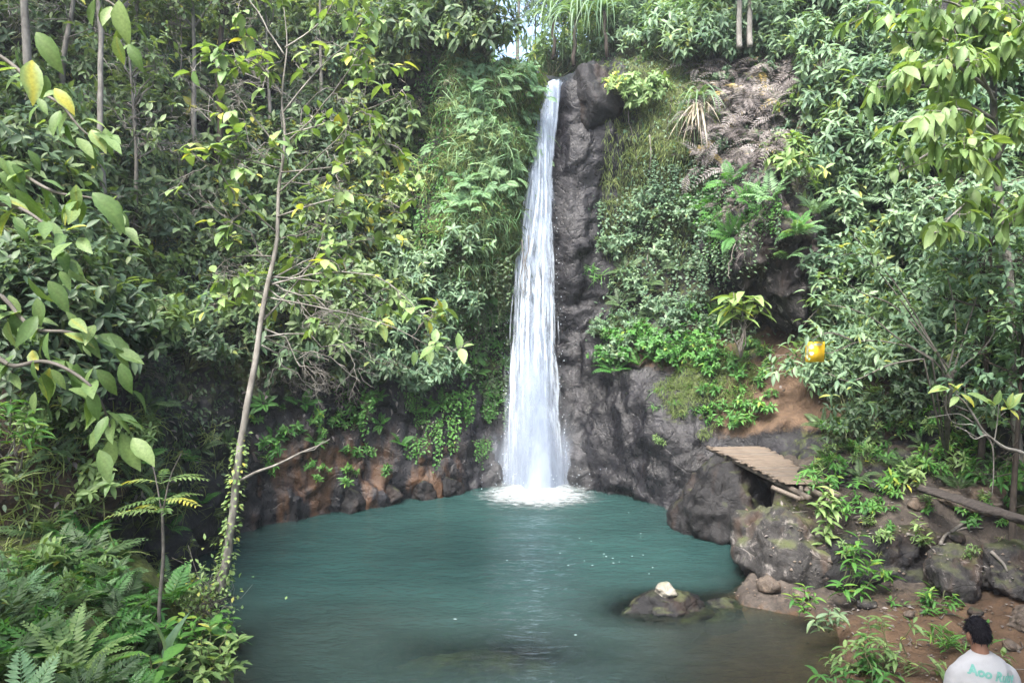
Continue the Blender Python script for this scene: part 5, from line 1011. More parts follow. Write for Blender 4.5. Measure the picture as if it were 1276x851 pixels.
near_plant('leafy_shrub', (3.55, 8.3, .15), 'leafy sprig leaning over the pool edge below the grey boulder', 'shrub', [(-.2, -.1, .22), (-.05, -.1, .30), (.12, 0, .25)], .14, .30, 'leaf_cool', 8, .6, seed=4)
near_plant('leafy_shrub', (3.75, 7.3, .12), 'bushy low shrub on the soil at the near pool edge', 'shrub', rstems(q_, 22, .28, .22, .08), .12, .30, 'leaf_fresh', 7, .42, seed=5)
near_plant('leafy_shrub', (3.5, 7.0, .1), 'dark bushy shrub at the bottom edge beside the pool', 'shrub', rstems(q_, 20, .25, .18, .05), .12, .28, 'leaf_vivid', 7, .35, seed=6)
near_plant('leafy_shrub', (4.12, 9.95, 1.0), 'bright broad-leaved shrub growing on top of the grey boulder', 'shrub', [(-.1, -.15, .22), (.0, -.2, .05), (.05, -.1, .30), (-.05, -.25, -.15), (.15, -.1, .2), (.0, -.22, -.3), (.1, 0, .38)], .17, .36, 'leaf_fresh', 6, .55, seed=7, droop=.5)
near_plant('leafy_shrub', (4.45, 10.5, .95), 'spreading green shrub on the bank behind the long low boulder', 'shrub', rstems(q_, 20, .26, .24, .06), .12, .28, 'leaf_vivid', 7, .5, seed=8)
near_plant('leafy_shrub', (4.95, 10.4, .95), 'low tangled shrub on the bank above the long low boulder', 'shrub', rstems(q_, 14, .22, .12, .04), .10, .28, 'leaf_vivid', 7, .42, seed=9)
near_plant('leafy_weed', (5.25, 9.5, .75), 'leafy weed growing between the low boulder and the small block', 'weed', rstems(q_, 8, .12, .12, .04), .10, .3, 'leaf_fresh', 6, .5, seed=10)
near_plant('leafy_shrub', (5.0, 8.75, .2), 'fresh green shrub at the foot of the small grey block', 'shrub', rstems(q_, 16, .22, .12, .05), .11, .3, 'leaf_vivid', 7, .52, seed=11)
near_plant('grass_clump', (4.65, 7.75, .25), 'grassy weed alone on the bare soil behind the person', 'grass', rstems(q_, 14, .12, .09, .03), .14, .12, 'leaf_vivid', 7, .55, seed=12, mids=False, spread=(.3, 1.1))
near_plant('leafy_weed', (4.95, 11.35, 1.35), 'tiny green rosette on the rock outcrop by the walkway', 'weed', [(0, 0, .1), (.04, 0, .05)], .13, .3, 'leaf_vivid', 8, .6, seed=13)
near_plant('leafy_weed', (4.35, 10.9, 1.15), 'yellow-green leaves at the near corner of the bamboo walkway', 'weed', [(0, 0, .1), (.1, 0, .05)], .13, .4, 'leaf_fresh', 5, .7, seed=14)
# young tree with an umbrella of leaves on the ledge
near_plant('young_tree', W(923, 446, 13.6), 'young thin-stemmed tree with an umbrella of pale leaves before the dark overhang', 'tree', [(-.02, 0, .88), (-.25, -.05, 1.08), (.22, 0, 1.10), (.0, -.1, 1.18), (.32, -.1, 1.02), (-.12, .1, 1.16)], .36, .36, 'leaf_fresh', 7, .62, seed=15, droop=.55, rad=.016, bark='twig_grey', mids=False)
# leaning bare sapling at the right edge
bs = W(1330, 590, 7.4); r = root('bare_sapling', bs, 'bare whitish sapling with a few yellow-green leaves at the right edge', 'sapling'); w_ = Geo(); r_ = np.random.default_rng(81); items = []
for pts, ra in [([(1330, 590), (1276, 565), (1250, 557), (1225, 540), (1212, 520), (1203, 505), (1195, 492)], .020), ([(1250, 557), (1228, 546), (1215, 545), (1205, 535)], .010), ([(1214, 524), (1195, 518), (1175, 518), (1157, 519)], .007), ([(1207, 512), (1190, 505), (1165, 495)], .006), ([(1243, 552), (1244, 530), (1241, 507)], .007), ([(1244, 520), (1252, 512)], .005), ([(1225, 540), (1235, 556), (1238, 590), (1240, 615)], .010), ([(1195, 492), (1183, 480)], .005), ([(1203, 505), (1202, 490), (1205, 478)], .005), ([(1190, 532), (1200, 540), (1218, 548)], .006), ([(1215, 522), (1224, 515)], .004), ([(1212, 530), (1190, 527), (1178, 505)], .005)]:
    tube(w_, spline(np.array([W(px, py, 7.4) - bs + r_.normal(0, .015, 3) for px, py in pts]), 4 * len(pts)), np.linspace(ra, ra * .4, 4 * len(pts)), 5)
link('branch', w_.mesh('branch', MATS['bark_pale']), r)['kind'] = 'stuff'
for px, py, ex, ey in [(1183, 484, 1160, 484), (1180, 484, 1172, 482), (1187, 489, 1197, 478), (1195, 488, 1186, 476), (1197, 490, 1210, 500), (1205, 490, 1240, 503), (1203, 492, 1215, 505), (1240, 505, 1246, 488), (1240, 505, 1233, 496), (1256, 510, 1252, 495), (1256, 510, 1272, 490), (1254, 508, 1250, 508), (1258, 510, 1268, 518), (1195, 494, 1184, 503), (1256, 508, 1262, 492)]:
    p, e_ = W(px, py, 7.35) - bs, W(ex, ey, 7.3) - bs; items.append((p, e_ - p, np.array((0, -.4, .9)), max(.12, np.linalg.norm(e_ - p) * 1.1), r_.choice([.6, .78, .97])))
leaf_parts(r, items, 'leaf_fresh', .42)
# bush with long arching branches carrying the yellow plate
bb = onland(1180, 575); r = root('arching_shrub', bb, 'arching pale-leaved shrub whose long branch reaches left to the yellow plate', 'shrub'); w_ = Geo(); items = []; r_ = np.random.default_rng(91)
for pts in [[(1185, 475), (1170, 450), (1130, 428), (1080, 428), (1040, 436), (1010, 450), (985, 462), (955, 463)], [(1160, 455), (1120, 430), (1075, 400), (1040, 385), (1015, 390), (1000, 410)], [(1150, 445), (1110, 455), (1060, 470), (1030, 470), (1005, 470)], [(1180, 470), (1150, 410), (1100, 350), (1060, 320), (1030, 320)], [(1180, 470), (1190, 410), (1180, 350), (1160, 310)], [(1170, 450), (1110, 390), (1070, 360), (1040, 350), (1020, 365)], [(1185, 475), (1230, 430), (1260, 380), (1280, 350)], [(1180, 470), (1130, 370), (1090, 310), (1060, 295)], [(1185, 475), (1220, 380), (1230, 330)], [(1060, 425), (1040, 415), (1010, 428), (985, 440), (968, 445)]]:
    q = spline(np.array([W(px, py, 10.2 + .0 * i) - bb + r_.normal(0, .05, 3) for i, (px, py) in enumerate(pts)]), 20); tube(w_, np.vstack([[(0, 0, 0)], q]) if pts[0][0] > 1140 else q, np.linspace(.014, .004, 21 if pts[0][0] > 1140 else 20), 5)
    for j in range(6, 20):
        for _ in range(2 if j > 9 else 1):
            e_ = q[j] + r_.normal(0, .11, 3); whorls(None, r_, e_, nrm(e_ - q[j] + UPZ * .2), r_.integers(2, 5), .15, .34, .55, .55 + r_.normal(0, .1), (.6, 1.4), out=items)
r_.shuffle(items); leaf_parts(r, items, 'leaf_cool', .34); link('branch', w_.mesh('branch', MATS['twig_grey']), r)['kind'] = 'stuff'
# small square yellow plate hung among its leaves
sp = W(1015.5, 438.5, 10.12); r = root('yellow_plate', sp, 'small square faded yellow plate hanging in the leaves above the soil path', 'sign')
plainmat('yellow_paint', (.72, .44, .02), (.80, .52, .03), 6, .5, bump=.1, c3=(.74, .66, .30)); plainmat('faded_paint', (.50, .52, .36), (.62, .60, .42), 7, .6, bump=0)
def boxg(g, c_, s_, R3=None, a=.5):
    v = np.array([(x, y, z) for x in (-.5, .5) for y in (-.5, .5) for z in (-.5, .5)]) * s_; v = v if R3 is None else v @ R3.T
    g.add(v + np.asarray(c_), [(0, 1, 3), (0, 3, 2), (4, 6, 7), (4, 7, 5), (0, 4, 5), (0, 5, 1), (2, 3, 7), (2, 7, 6), (0, 2, 6), (0, 6, 4), (1, 5, 7), (1, 7, 3)], a)
g = Geo(); boxg(g, (0, 0, 0), (.25, .012, .27)); o = link('plate', g.mesh('plate', MATS['yellow_paint'], False), r)
g = Geo(); r_ = np.random.default_rng(3)
for cx, cz, rx, rz in [(-.055, .065, .05, .035), (-.05, -.02, .04, .03), (.03, .10, .07, .02), (-.105, .0, .018, .11)]:
    an = np.linspace(0, 6.28, 12, endpoint=False); v = np.stack([cx + np.cos(an) * rx * r_.uniform(.7, 1, 12), np.full(12, -.0085), cz + np.sin(an) * rz * r_.uniform(.7, 1, 12)], -1); g.add(np.vstack([v, [(cx, -.0085, cz)]]), [(i, (i + 1) % 12, 12) for i in range(12)])
link('faded_patch', g.mesh('faded_patch', MATS['faded_paint']), r); g = Geo(); tube(g, [(-.08, 0, .13), (-.02, .01, .24), (.08, 0, .13)], .003, 4); link('hanging_wire', g.mesh('hanging_wire', MATS['bark_dark']), r)

# lower left: fern bank close to the camera
lm = {'Y': FR_Y, 'L': FR_L, 'D': FR_D}
def fern_at(px, py, D, n, mats, sc, label, tilt=(.2, 1.0), seed=0, gr=None, z=None):
    p = W(px, py, D); p[2] = drop(p[0], p[1], 4) if z is None else z; P_ = fern('fern', 900 + seed, n, lm[mats], tilt); return place(P_, p, label, 'fern', gr, sc, seed * 1.7)
fern_at(88, 812, 5.7, 13, 'Y', 1.0, 'large yellow-green fern with broad fronds at the lower left', (.25, 1.1), 1)
fern_at(-5, 790, 5.5, 11, 'D', 1.1, 'dark blue-green fern at the left edge of the picture', (.2, 1.0), 2); fern_at(78, 720, 7.6, 10, 'D', 1.15, 'dark green fern behind the large yellow-green fern', (.1, .8), 3)
fern_at(220, 850, 5.6, 8, 'Y', .62, 'small yellow fern at the bottom edge left of the pool', (.5, 1.2), 4); fern_at(110, 860, 5.2, 9, 'D', .85, 'very dark fern at the bottom edge under the large fern', (.4, 1.2), 5)
fern_at(30, 850, 5.0, 10, 'L', .9, 'light fern at the lower left corner', (.3, 1.1), 6); fern_at(165, 800, 6.3, 9, 'L', .7, 'small soft green fern beside the compound-leaved sapling', (.3, 1.0), 7); fern_at(20, 740, 6.8, 10, 'L', .9, 'green fern at the left edge above the dark blue-green fern', (.2, .9), 8)
fern_at(150, 850, 5.6, 9, 'L', .7, 'green fern at the bottom edge between the dark fern and the yellow fern', (.4, 1.1), 9); fern_at(55, 690, 8.4, 9, 'D', 1.0, 'dim fern on the shady bank above the lower left ferns', (.2, 1.0), 10)
for k in range(46):
    x, y = rng.uniform(-4.8, -2.75), rng.uniform(5.0, 8.6)
    if pool_sd(np.array([x]), np.array([y]))[0] > -.05: continue
    place([W_SMALL, G_GREEN, W_FRESH, F_DARK, F_VIVID][k % 5][k % 2], (x, y, drop(x, y, 4) - .02), [q_w + ' ' + where(*pix(x, y, 1)) for q_w in ['tiny green weed', 'green grass tuft', 'tiny yellow-green weed', 'tiny dark fern', 'tiny vivid fern']][k % 5], [ 'small green weed in the fern bank at the lower left', 'grass tuft in the fern bank at the lower left', 'yellow-green weed in the fern bank at the lower left', 'small dark fern in the fern bank at the lower left', ''][0:0] or ['weed', 'grass', 'weed', 'fern', 'fern'][k % 5], 'small plants of the lower left fern bank', rng.uniform(.6, 1.2), rng.uniform(0, 6))
# compound-leaved sapling
bs = W(200, 775, 6.9); bs[2] = drop(bs[0], bs[1], 4); r = root('compound_leaved_sapling', bs, 'thin grey-stemmed sapling with feathery compound leaves at the lower left', 'sapling'); g = Geo(); r_ = np.random.default_rng(95)
top = W(202, 632, 6.9) - bs; tube(g, spline(np.array([(0, 0, -.1), top * .35 + (-.03, 0, 0), top * .7 + (.01, 0, 0), top]), 12), np.linspace(.022, .012, 12), 6); tube(g, spline(np.array([top * .95, W(195, 600, 6.9) - bs, W(188, 570, 6.9) - bs]), 6), np.linspace(.01, .004, 6), 5); tube(g, spline(np.array([top * .95, W(212, 595, 6.9) - bs, W(226, 565, 6.8) - bs]), 6), np.linspace(.01, .004, 6), 5); link('stem', g.mesh('stem', MATS['twig_grey']), r)
cf = [frond_mesh(640 + i, 'leaf_fresh', L=.46, pairs=9, wid=.10, arch=.55, tint=.45 + .12 * i, tpl=LEAF4, pw=.16, point=.5, rach=.005, t0=.18) for i in range(4)]
for k in range(13):
    M = Matrix.Translation(Vector(top + (0, 0, (-.05, .06, .22)[k % 3]))) @ Matrix.Rotation(k * 2.399, 4, 'Z') @ Matrix.Rotation(r_.uniform(-.05, .45) , 4, 'X') @ Matrix.Scale(r_.uniform(.75, 1.1), 4); link('frond', cf[k % 4], r, M)
near_plant('leafy_shrub', W(20, 590, 6.2), 'bright green whorled shrub at the left edge below the big leaves', 'shrub', [(-.05, 0, .55), (.12, 0, .5), (.2, -.05, .38), (-.2, 0, .5), (.05, -.1, .62)], .15, .26, 'leaf_vivid', 9, .75, seed=21, bark='twig_grey')
near_plant('leafy_shrub', W(-8, 620, 6.0), 'small yellow-green sprig at the left edge', 'shrub', [(.05, 0, .3), (-.1, 0, .25)], .13, .28, 'leaf_fresh', 8, .75, seed=22)
near_plant('broad_leaf_plant', W(188, 840, 5.8), 'broad glossy leaves beside the small yellow fern', 'plant', [(.0, 0, .14), (.1, 0, .1)], .24, .5, 'leaf_vivid', 3, .6, seed=23, mids=False)
bt = W(206, 822, 6.0); near_plant('strap_leaf_plant', bt, 'single tall wavy dark leaf standing left of the pool', 'plant', [(.0, 0, .04)], .36, .28, 'leaf_cool', 2, .5, seed=24, mids=False, spread=(.02, .2), droop=0)
near_plant('leafy_shrub', W(262, 850, 6.2), 'yellow-green bush at the bottom edge against the pool', 'shrub', rstems(q_, 16, .16, .16, .08), .11, .4, 'leaf_fresh', 6, .55, seed=25)
near_plant('leafy_shrub', W(245, 800, 6.9), 'round-leaved green bush at the pool edge below the vine tangle', 'shrub', rstems(q_, 12, .13, .14, .08), .13, .5, 'leaf_vivid', 5, .55, seed=26)

# palms and strap-leaved plants at the top
PAL = [palm('strap_leaved_palm', 950 + i, 1.2, 34, 1.9, .065, 'leaf_cool', fall=1.05, tint=.42) for i in range(2)]
for k, (x, y, z, sc, lb) in enumerate([(1.45, 18.3, 9.2, 1.0, 'drooping strap-leaved palm above the right side of the lip'), (2.2, 18.0, 9.3, .95, 'second strap-leaved palm right of the lip against the rock shoulder'), (1.0, 19.2, 9.6, .9, 'strap-leaved palm in the gap directly behind the lip')]): place(PAL[k % 2], (x, y, z), lb, 'palm', 'palms above the lip', sc, k * 2.1)
P1 = palm('dead_leaved_palm', 960, .9, 26, 1.0, .06, 'leaf_cool', fall=1.1, dead=34, tint=.5); p = onland(862, 160); place(P1, p + (0, -.2, -.3), 'palm with a skirt of straw-coloured dead leaves on the cliff top right of the fall', 'palm', None, 1.0)
P2 = palm('strap_leaved_palm', 962, .25, 26, .95, .05, 'leaf_dark', fall=1.3, tint=.6); p = onland(848, 165); place(P2, p + (0, -.15, 0), 'dark strap-leaved clump hanging below the dead-leaved palm', 'palm', None, .9)
for px, py, sc, lb in [(790, 125, .95, 'bright yellow-green bush overhanging the cliff top right of the dark rock'), (820, 120, .8, 'second bright bush on the cliff top next to the dark strap leaves'), (765, 118, .7, 'small bright bush at the corner above the dark rock')]: put(S_FRESH, px, py, sc, lb, 'shrub', lean=.5)
field(S_COOL, (770, 20, 880, 80), 9, (.8, 1.2), 'smooth-leaved shrub', 'shrub', 'shrubs on the cliff top', 22)
for pts, lb in [([(922, 60), (921, 20), (923, -60)], 'pale trunk at the top beside a twin trunk'), ([(935, 58), (934, 20), (936, -60)], 'pale twin trunk right of its neighbour at the top')]:
    r, b, Q = trunk_tree('pale_trunked_tree', pts, 15.2, 15.4, .06, .045, 'bark_pale', lb); g = Geo(); r_ = np.random.default_rng(5); whorls(g, r_, Q[-1] + r_.normal(0, .6, (70, 3)), nrm(UPZ + r_.normal(0, .5, (70, 3))), 6, .2, .42, .4, .5); link('crown', g.mesh('crown', MATS['leaf_cool']), r)['kind'] = 'stuff'
# long hanging roots and stems on the right wall
for k, (pts, lb) in enumerate([([(822, 255), (818, 285), (808, 305), (805, 328)], 'pale hanging root on the cliff right of the fall'), ([(808, 170), (810, 195), (807, 220)], 'short pale root higher on the cliff right of the fall')]):
    g = Geo(); q = np.array([onland(*p) + (0, -.12, 0) for p in pts]); tube(g, spline(q - q[0], 14), np.linspace(.022, .012, 14), 5); o = link('hanging_root', g.mesh('hanging_root', MATS['bark_pale'])); o.location = q[0]; tag(o, lb, 'root')

# ------------------------------------------------------------------ bamboo walkway
A1, A2, B1, B2 = W(882, 556, 12.95), W(950, 557, 12.95), W(982, 604, 10.75), W(1034, 601, 10.75)
org = (A1 + A2 + B1 + B2) / 4; r = root('bamboo_walkway', org, 'weathered bamboo slat walkway bridging the gap between the boulders', 'walkway')
N_ = 34; u_ = nrm(((B1 + B2) - (A1 + A2)) / 2); r_ = np.random.default_rng(8)
sm = [None] * 4
for q in range(4):
    g = Geo(); xs = np.linspace(-.5, .5, 9); pts = np.stack([xs, .008 * np.sin(xs * 5 + q), .006 * np.cos(xs * 7 + q)], -1); tube(g, pts, .5, 6); 
    v = np.concatenate(g.v); v[:, 1:] = v[:, 1:] * (.084, .026); g.v = [v]; sm[q] = g.mesh('slat', MATS['bamboo' if q < 3 else 'bamboo_grey'])
for i in range(N_):
    t_ = (i + .5) / N_; a_, b_ = A1 + (B1 - A1) * t_, A2 + (B2 - A2) * t_; x = b_ - a_; L = np.linalg.norm(x) + r_.normal(.04, .05); mid = (a_ + b_) / 2 - org + (r_.normal(0, .02), 0, r_.normal(0, .004)); an = math.atan2(x[1], x[0]) + r_.normal(0, .012)
    tl = math.asin(np.clip(-u_[2], -1, 1)); M = Matrix.Translation(Vector(mid)) @ Matrix.Rotation(an, 4, 'Z') @ Matrix.Rotation(r_.normal(0, .008), 4, 'Y') @ Matrix.Rotation(-tl * 0 + math.asin(np.clip(u_[2], -1, 1)) * -1, 4, 'X') @ Matrix.Diagonal((L, 1, 1, 1)); link('slat', sm[r_.integers(4)], r, M)
for s_ in (.12, .5, .88):
    g = Geo(); p, q = A1 + (A2 - A1) * s_ - org - (0, 0, .075), B1 + (B2 - B1) * s_ - org - (0, 0, .075); tube(g, spline(np.array([p + (p - q) * .10, (p + q) / 2, q + (q - p) * .17]), 12), .042, 8); link('bearer_pole', g.mesh('bearer_pole', MATS['bamboo_grey']), r)
for (pa, pb, ra) in [((962, 600), (998, 622), .035), ((1003, 603), (1037, 626), .028), ((998, 600), (1000, 622), .03)]:
    g = Geo(); tube(g, spline(np.array([W(*pa, 10.72) - org - (0, 0, .08), W(*pb, 10.45) - org]), 6), ra, 8); link('support_pole', g.mesh('support_pole', MATS['bamboo_grey']), r)
# old hewn log at the right, with rags of bark
p, q = W(1150, 609, 10.3), W(1300, 655, 8.7); r = root('old_log', p, 'long weathered grey wooden log lying across the right bank', 'log'); g = Geo(); t_ = np.linspace(0, 1, 26)[:, None]; pts = (q - p) * t_; ax = nrm(q - p); sd_ = nrm(np.cross(ax, UPZ)); un = np.cross(sd_, ax)
V = []
for i in range(26):
    for j in range(12):
        a_ = j / 12 * 6.283; rr = np.array((.11, .045)) * (1 + .16 * math.sin(3 * a_ + i * .25) + .10 * r_.normal()); V.append(pts[i] + sd_ * math.cos(a_) * rr[0] + un * math.sin(a_) * rr[1])
V = np.array(V + [pts[0], pts[-1]]); fcs = []
for i in range(25):
    for j in range(12): k = (j + 1) % 12; fcs += [(i * 12 + j, i * 12 + k, (i + 1) * 12 + k), (i * 12 + j, (i + 1) * 12 + k, (i + 1) * 12 + j)]
fcs += [((j + 1) % 12, j, 312) for j in range(12)] + [(300 + j, 300 + (j + 1) % 12, 313) for j in range(12)]; g.add(V, fcs); link('timber', g.mesh('timber', MATS['log_wood']), r)
g = Geo(); boxg(g, nrm(p - q) * .005, (.03, .13, .09)); link('split_end', g.mesh('split_end', MATS['bamboo_grey'], False), r)
# roots over the right bank soil
for k, (pts, lb) in enumerate([([(1185, 665), (1200, 655), (1225, 645), (1250, 632)], 'gnarled root crossing the soil in front of the old log'), ([(1172, 680), (1180, 668), (1205, 660), (1225, 660)], 'thin root over the reddish soil left of the gnarled root'), ([(1130, 668), (1150, 675), (1165, 690)], 'root lying on top of the long low boulder'), ([(1235, 690), (1250, 705), (1255, 715)], 'thin dead stick leaning on the rounded grey boulder')]):
    q = np.array([onland(*p) + (0, 0, .03) for p in pts]); g = Geo(); tube(g, spline(q - q[0], 14), np.linspace(.024, .010, 14), 6); o = link('root', g.mesh('root', MATS['twig_grey'])); o.location = q[0]; tag(o, lb, 'root')
# twigs and fallen leaves on the soil
g = Geo(); r_ = np.random.default_rng(12); xy = np.stack([r_.uniform(3.3, 8, 900), r_.uniform(5.2, 11.8, 900)], -1); zz_ = np.array([drop(x, y, 3.2) for x, y in xy]); ok = pool_sd(xy[:, 0], xy[:, 1]) < -.15
pp = np.column_stack([xy, zz_ + .012])[ok]; n_ = len(pp); leaves(g, pp, np.column_stack([r_.normal(0, 1, (n_, 2)), .1 + 0 * pp[:, 0]]), UPZ + r_.normal(0, .2, (n_, 3)), r_.uniform(.03, .10, n_), r_.uniform(.015, .04, n_), r_.uniform(.1, .8, n_)); tag(link('leaf_litter', g.mesh('leaf_litter', MATS['leaf_dry'])), kind='stuff')
g = Geo()
for x, y, z in pp[::9]: a_ = r_.uniform(0, 6.28); L = r_.uniform(.06, .3); tube(g, [(x, y, z + .01), (x + math.cos(a_) * L * .5, y + math.sin(a_) * L * .5, z + .02), (x + math.cos(a_ + .3) * L, y + math.sin(a_ + .3) * L, z + .012)], .005, 4)
tag(link('twig_litter', g.mesh('twig_litter', MATS['twig_grey'])), kind='stuff')
g = Geo(); xy = np.stack([r_.uniform(2.6, 7, 2600), r_.uniform(5.0, 11.5, 2600)], -1); sd2 = pool_sd(xy[:, 0], xy[:, 1]); xy = xy[(sd2 < .25)]
for x, y in xy[:1300]:
    R_ = r_.uniform(.006, .03); z = drop(x, y, 3.2) + R_ * .3; v = np.array([(1, 0, 0), (-1, 0, 0), (0, 1, 0), (0, -1, 0), (0, 0, .7), (0, 0, -.7)]) * R_ * r_.uniform(.7, 1.2, (6, 3)) + (x, y, z); g.add(v, [(0, 2, 4), (2, 1, 4), (1, 3, 4), (3, 0, 4), (2, 0, 5), (1, 2, 5), (3, 1, 5), (0, 3, 5)], .5)
tag(link('gravel', g.mesh('gravel', MATS['boulder_tan'])), kind='stuff')
# ------------------------------------------------------------------ the person, seen from behind
PX, PY = 3.37, 5.30; PZ = drop(PX, PY, 2.5) - .02
def remesh(name, g, mat, vox, it=6, fac=.5, attrs=None):
    me = g.mesh(name, mat); o = bpy.data.objects.new(name, me); COL.objects.link(o)
    m = o.modifiers.new('r', 'REMESH'); m.mode = 'VOXEL'; m.voxel_size = vox; s_ = o.modifiers.new('s', 'SMOOTH'); s_.iterations = it; s_.factor = fac
    dg = bpy.context.evaluated_depsgraph_get(); me2 = bpy.data.meshes.new_from_object(o.evaluated_get(dg)); bpy.data.objects.remove(o); me2.name = name
    me2.materials.clear(); me2.materials.append(mat); me2.polygons.foreach_set('use_smooth', np.ones(len(me2.polygons), bool)); return me2
def ell(g, c_, s_, n=14):
    th = np.linspace(.02, math.pi - .02, n); ph = np.linspace(0, 2 * math.pi, 2 * n, endpoint=False); T, Ph = np.meshgrid(th, ph, indexing='ij'); v = np.stack([np.sin(T) * np.cos(Ph), np.sin(T) * np.sin(Ph), np.cos(T)], -1).reshape(-1, 3) * s_ + c_; f = []; m = 2 * n
    for i in range(n - 1):
        for j in range(m): k = (j + 1) % m; f += [(i * m + j, (i + 1) * m + j, (i + 1) * m + k), (i * m + j, (i + 1) * m + k, i * m + k)]
    f += [(0, k, k + 1) for k in range(1, m - 1)] + [((n - 1) * m, (n - 1) * m + k + 1, (n - 1) * m + k) for k in range(1, m - 1)]; g.add(v, f)
def loft(g, rings, n=28):
    V = []
    for cx, cy, cz, rx, ry, pw in rings:
        a_ = np.linspace(0, 2 * math.pi, n, endpoint=False); c_, s_ = np.cos(a_), np.sin(a_); V.append(np.stack([cx + rx * np.sign(c_) * np.abs(c_) ** pw, cy + ry * np.sign(s_) * np.abs(s_) ** pw, np.full(n, cz)], -1))
    V = np.vstack(V); m = len(rings); f = []
    for i in range(m - 1):
        for j in range(n): k = (j + 1) % n; f += [(i * n + j, i * n + k, (i + 1) * n + k), (i * n + j, (i + 1) * n + k, (i + 1) * n + j)]
    V = np.vstack([V, [(rings[0][0], rings[0][1], rings[0][2])], [(rings[-1][0], rings[-1][1], rings[-1][2])]]); e_ = m * n; f += [((j + 1) % n, j, e_) for j in range(n)] + [((m - 1) * n + j, (m - 1) * n + (j + 1) % n, e_ + 1) for j in range(n)]; g.add(V, f)
plainmat('skin', (.26, .135, .085), (.31, .165, .108), 6, .55, bump=.05, bd=.004); plainmat('shirt_cloth', (.46, .46, .455), (.54, .54, .535), 5, .9, bump=.25, bd=.012); plainmat('trouser_cloth', (.035, .04, .055), (.06, .065, .085), 9, .9); plainmat('hair_black', (.004, .004, .006), (.016, .014, .018), 60, .75, (1, 1, .35), .8, .006, spec=.2)
plainmat('print_green', (.14, .40, .32), (.26, .52, .44), 40, .9, bump=0); plainmat('print_navy', (.02, .03, .12), (.06, .08, .22), 40, .9, bump=0); plainmat('print_wash', (.50, .60, .66), (.64, .69, .70), 12, .9, bump=0); plainmat('shoe_dark', (.02, .02, .02), (.05, .05, .05), 9, .7)
r = root('person', (PX, PY, PZ), 'person with short black hair and a white printed shirt, seen from behind on the bank', 'person'); r.rotation_euler = (0, 0, .06); r.scale = (.935,) * 3
# body: facing +Y, head bowed a little forward
g = Geo(); s2 = 1
loft(g, [(0, .0, .86, .155, .10, .9), (0, 0, .95, .165, .11, .9), (0, -.005, 1.08, .145, .10, .9), (0, -.012, 1.22, .165, .108, .9), (0, -.012, 1.33, .175, .105, .85), (0, -.01, 1.41, .15, .08, .9), (0, .0, 1.46, .07, .06, 1)])
tube(g, spline(np.array([(0, -.005, 1.40), (0, .012, 1.47), (0, .035, 1.54), (0, .05, 1.58)]), 8), np.linspace(.066, .056, 8), 14)
ell(g, (0, .062, 1.62), (.073, .092, .112)); ell(g, (0, .10, 1.565), (.052, .055, .055)); ell(g, (0, .152, 1.605), (.013, .020, .020), 8); ell(g, (0, .140, 1.565), (.024, .012, .009), 8); ell(g, (-.03, .14, 1.635), (.015, .010, .009), 8); ell(g, (.03, .14, 1.635), (.015, .010, .009), 8)
for sx in (-1, 1):
    ell(g, (sx * .082, .046, 1.608), (.013, .022, .034), 8)
    tube(g, spline(np.array([(sx * .15, -.01, 1.385), (sx * .215, -.015, 1.30), (sx * .245, -.01, 1.16), (sx * .262, .0, 1.07), (sx * .262, .06, .96), (sx * .255, .11, .86)]), 18), np.interp(np.linspace(0, 1, 18), [0, .25, .5, .6, 1], [.055, .050, .042, .041, .027]), 12)
    h0 = np.array((sx * .254, .118, .842)); ell(g, h0 + (0, .016, -.04), (.019, .040, .050), 10)
    for k, (oy, L, dz) in enumerate([(-.018, .062, -.08), (-.004 + .006, .075, -.085), (.024, .070, -.083), (.043, .055, -.075)]):
        p0 = h0 + (0, oy, dz); tube(g, np.array([p0 + (0, 0, .03), p0, p0 + (-sx * .006, .004, -L * .5), p0 + (-sx * .022, .006, -L)]), [.009, .0085, .008, .0065], 8)
    p0 = h0 + (0, .04, -.02); tube(g, np.array([p0, p0 + (-sx * .008, .028, -.03), p0 + (-sx * .016, .032, -.062)]), [.011, .010, .008], 8)
    tube(g, spline(np.array([(sx * .085, 0, .90), (sx * .10, .01, .68), (sx * .10, .015, .48), (sx * .105, -.01, .28), (sx * .105, -.015, .08)]), 16), np.interp(np.linspace(0, 1, 16), [0, .3, .55, .68, 1], [.088, .078, .055, .056, .036]), 14)
    loft(g, [(sx * .108, .03, .0, .042, .115, .8), (sx * .108, .03, .03, .044, .115, .8), (sx * .106, .005, .07, .038, .06, .9), (sx * .105, -.01, .11, .034, .04, 1)], 18)
link('body', remesh('body', g, MATS['skin'], .0075, 4), r)
# hair: short sides, fuller top
g = Geo(); ell(g, (0, .060, 1.652), (.079, .097, .096), 18); ell(g, (0, .03, 1.625), (.074, .074, .085), 16); hm = remesh('hair', g, MATS['hair_black'], .008, 2); n_ = len(hm.vertices); v = np.empty(n_ * 3); hm.vertices.foreach_get('co', v); v = v.reshape(-1, 3)
c_ = np.array((0, .055, 1.63)); dv = nrm(v - c_); v = v + dv * (.003 * ridged(v * (90, 90, 30), 2, 3) + .003 * fbm(v * 30, 2, 4))[:, None]
lowz = np.where(v[:, 1] < .09, 1.575 + .25 * np.clip(v[:, 1] - .02, 0, .1), 1.655); lowz = np.where((np.abs(v[:, 0]) > .058) & (v[:, 1] > .018), 1.648, lowz); v[:, 2] = np.maximum(v[:, 2], lowz); hm.vertices.foreach_set('co', v.astype(np.float32).ravel()); hm.update(); hr = link('hair', hm, r)
g = Geo(); r_ = np.random.default_rng(6); pk = r_.choice(n_, 1500); pv = v[pk]; dn = nrm(pv - c_); okk = pv[:, 2] > 1.585
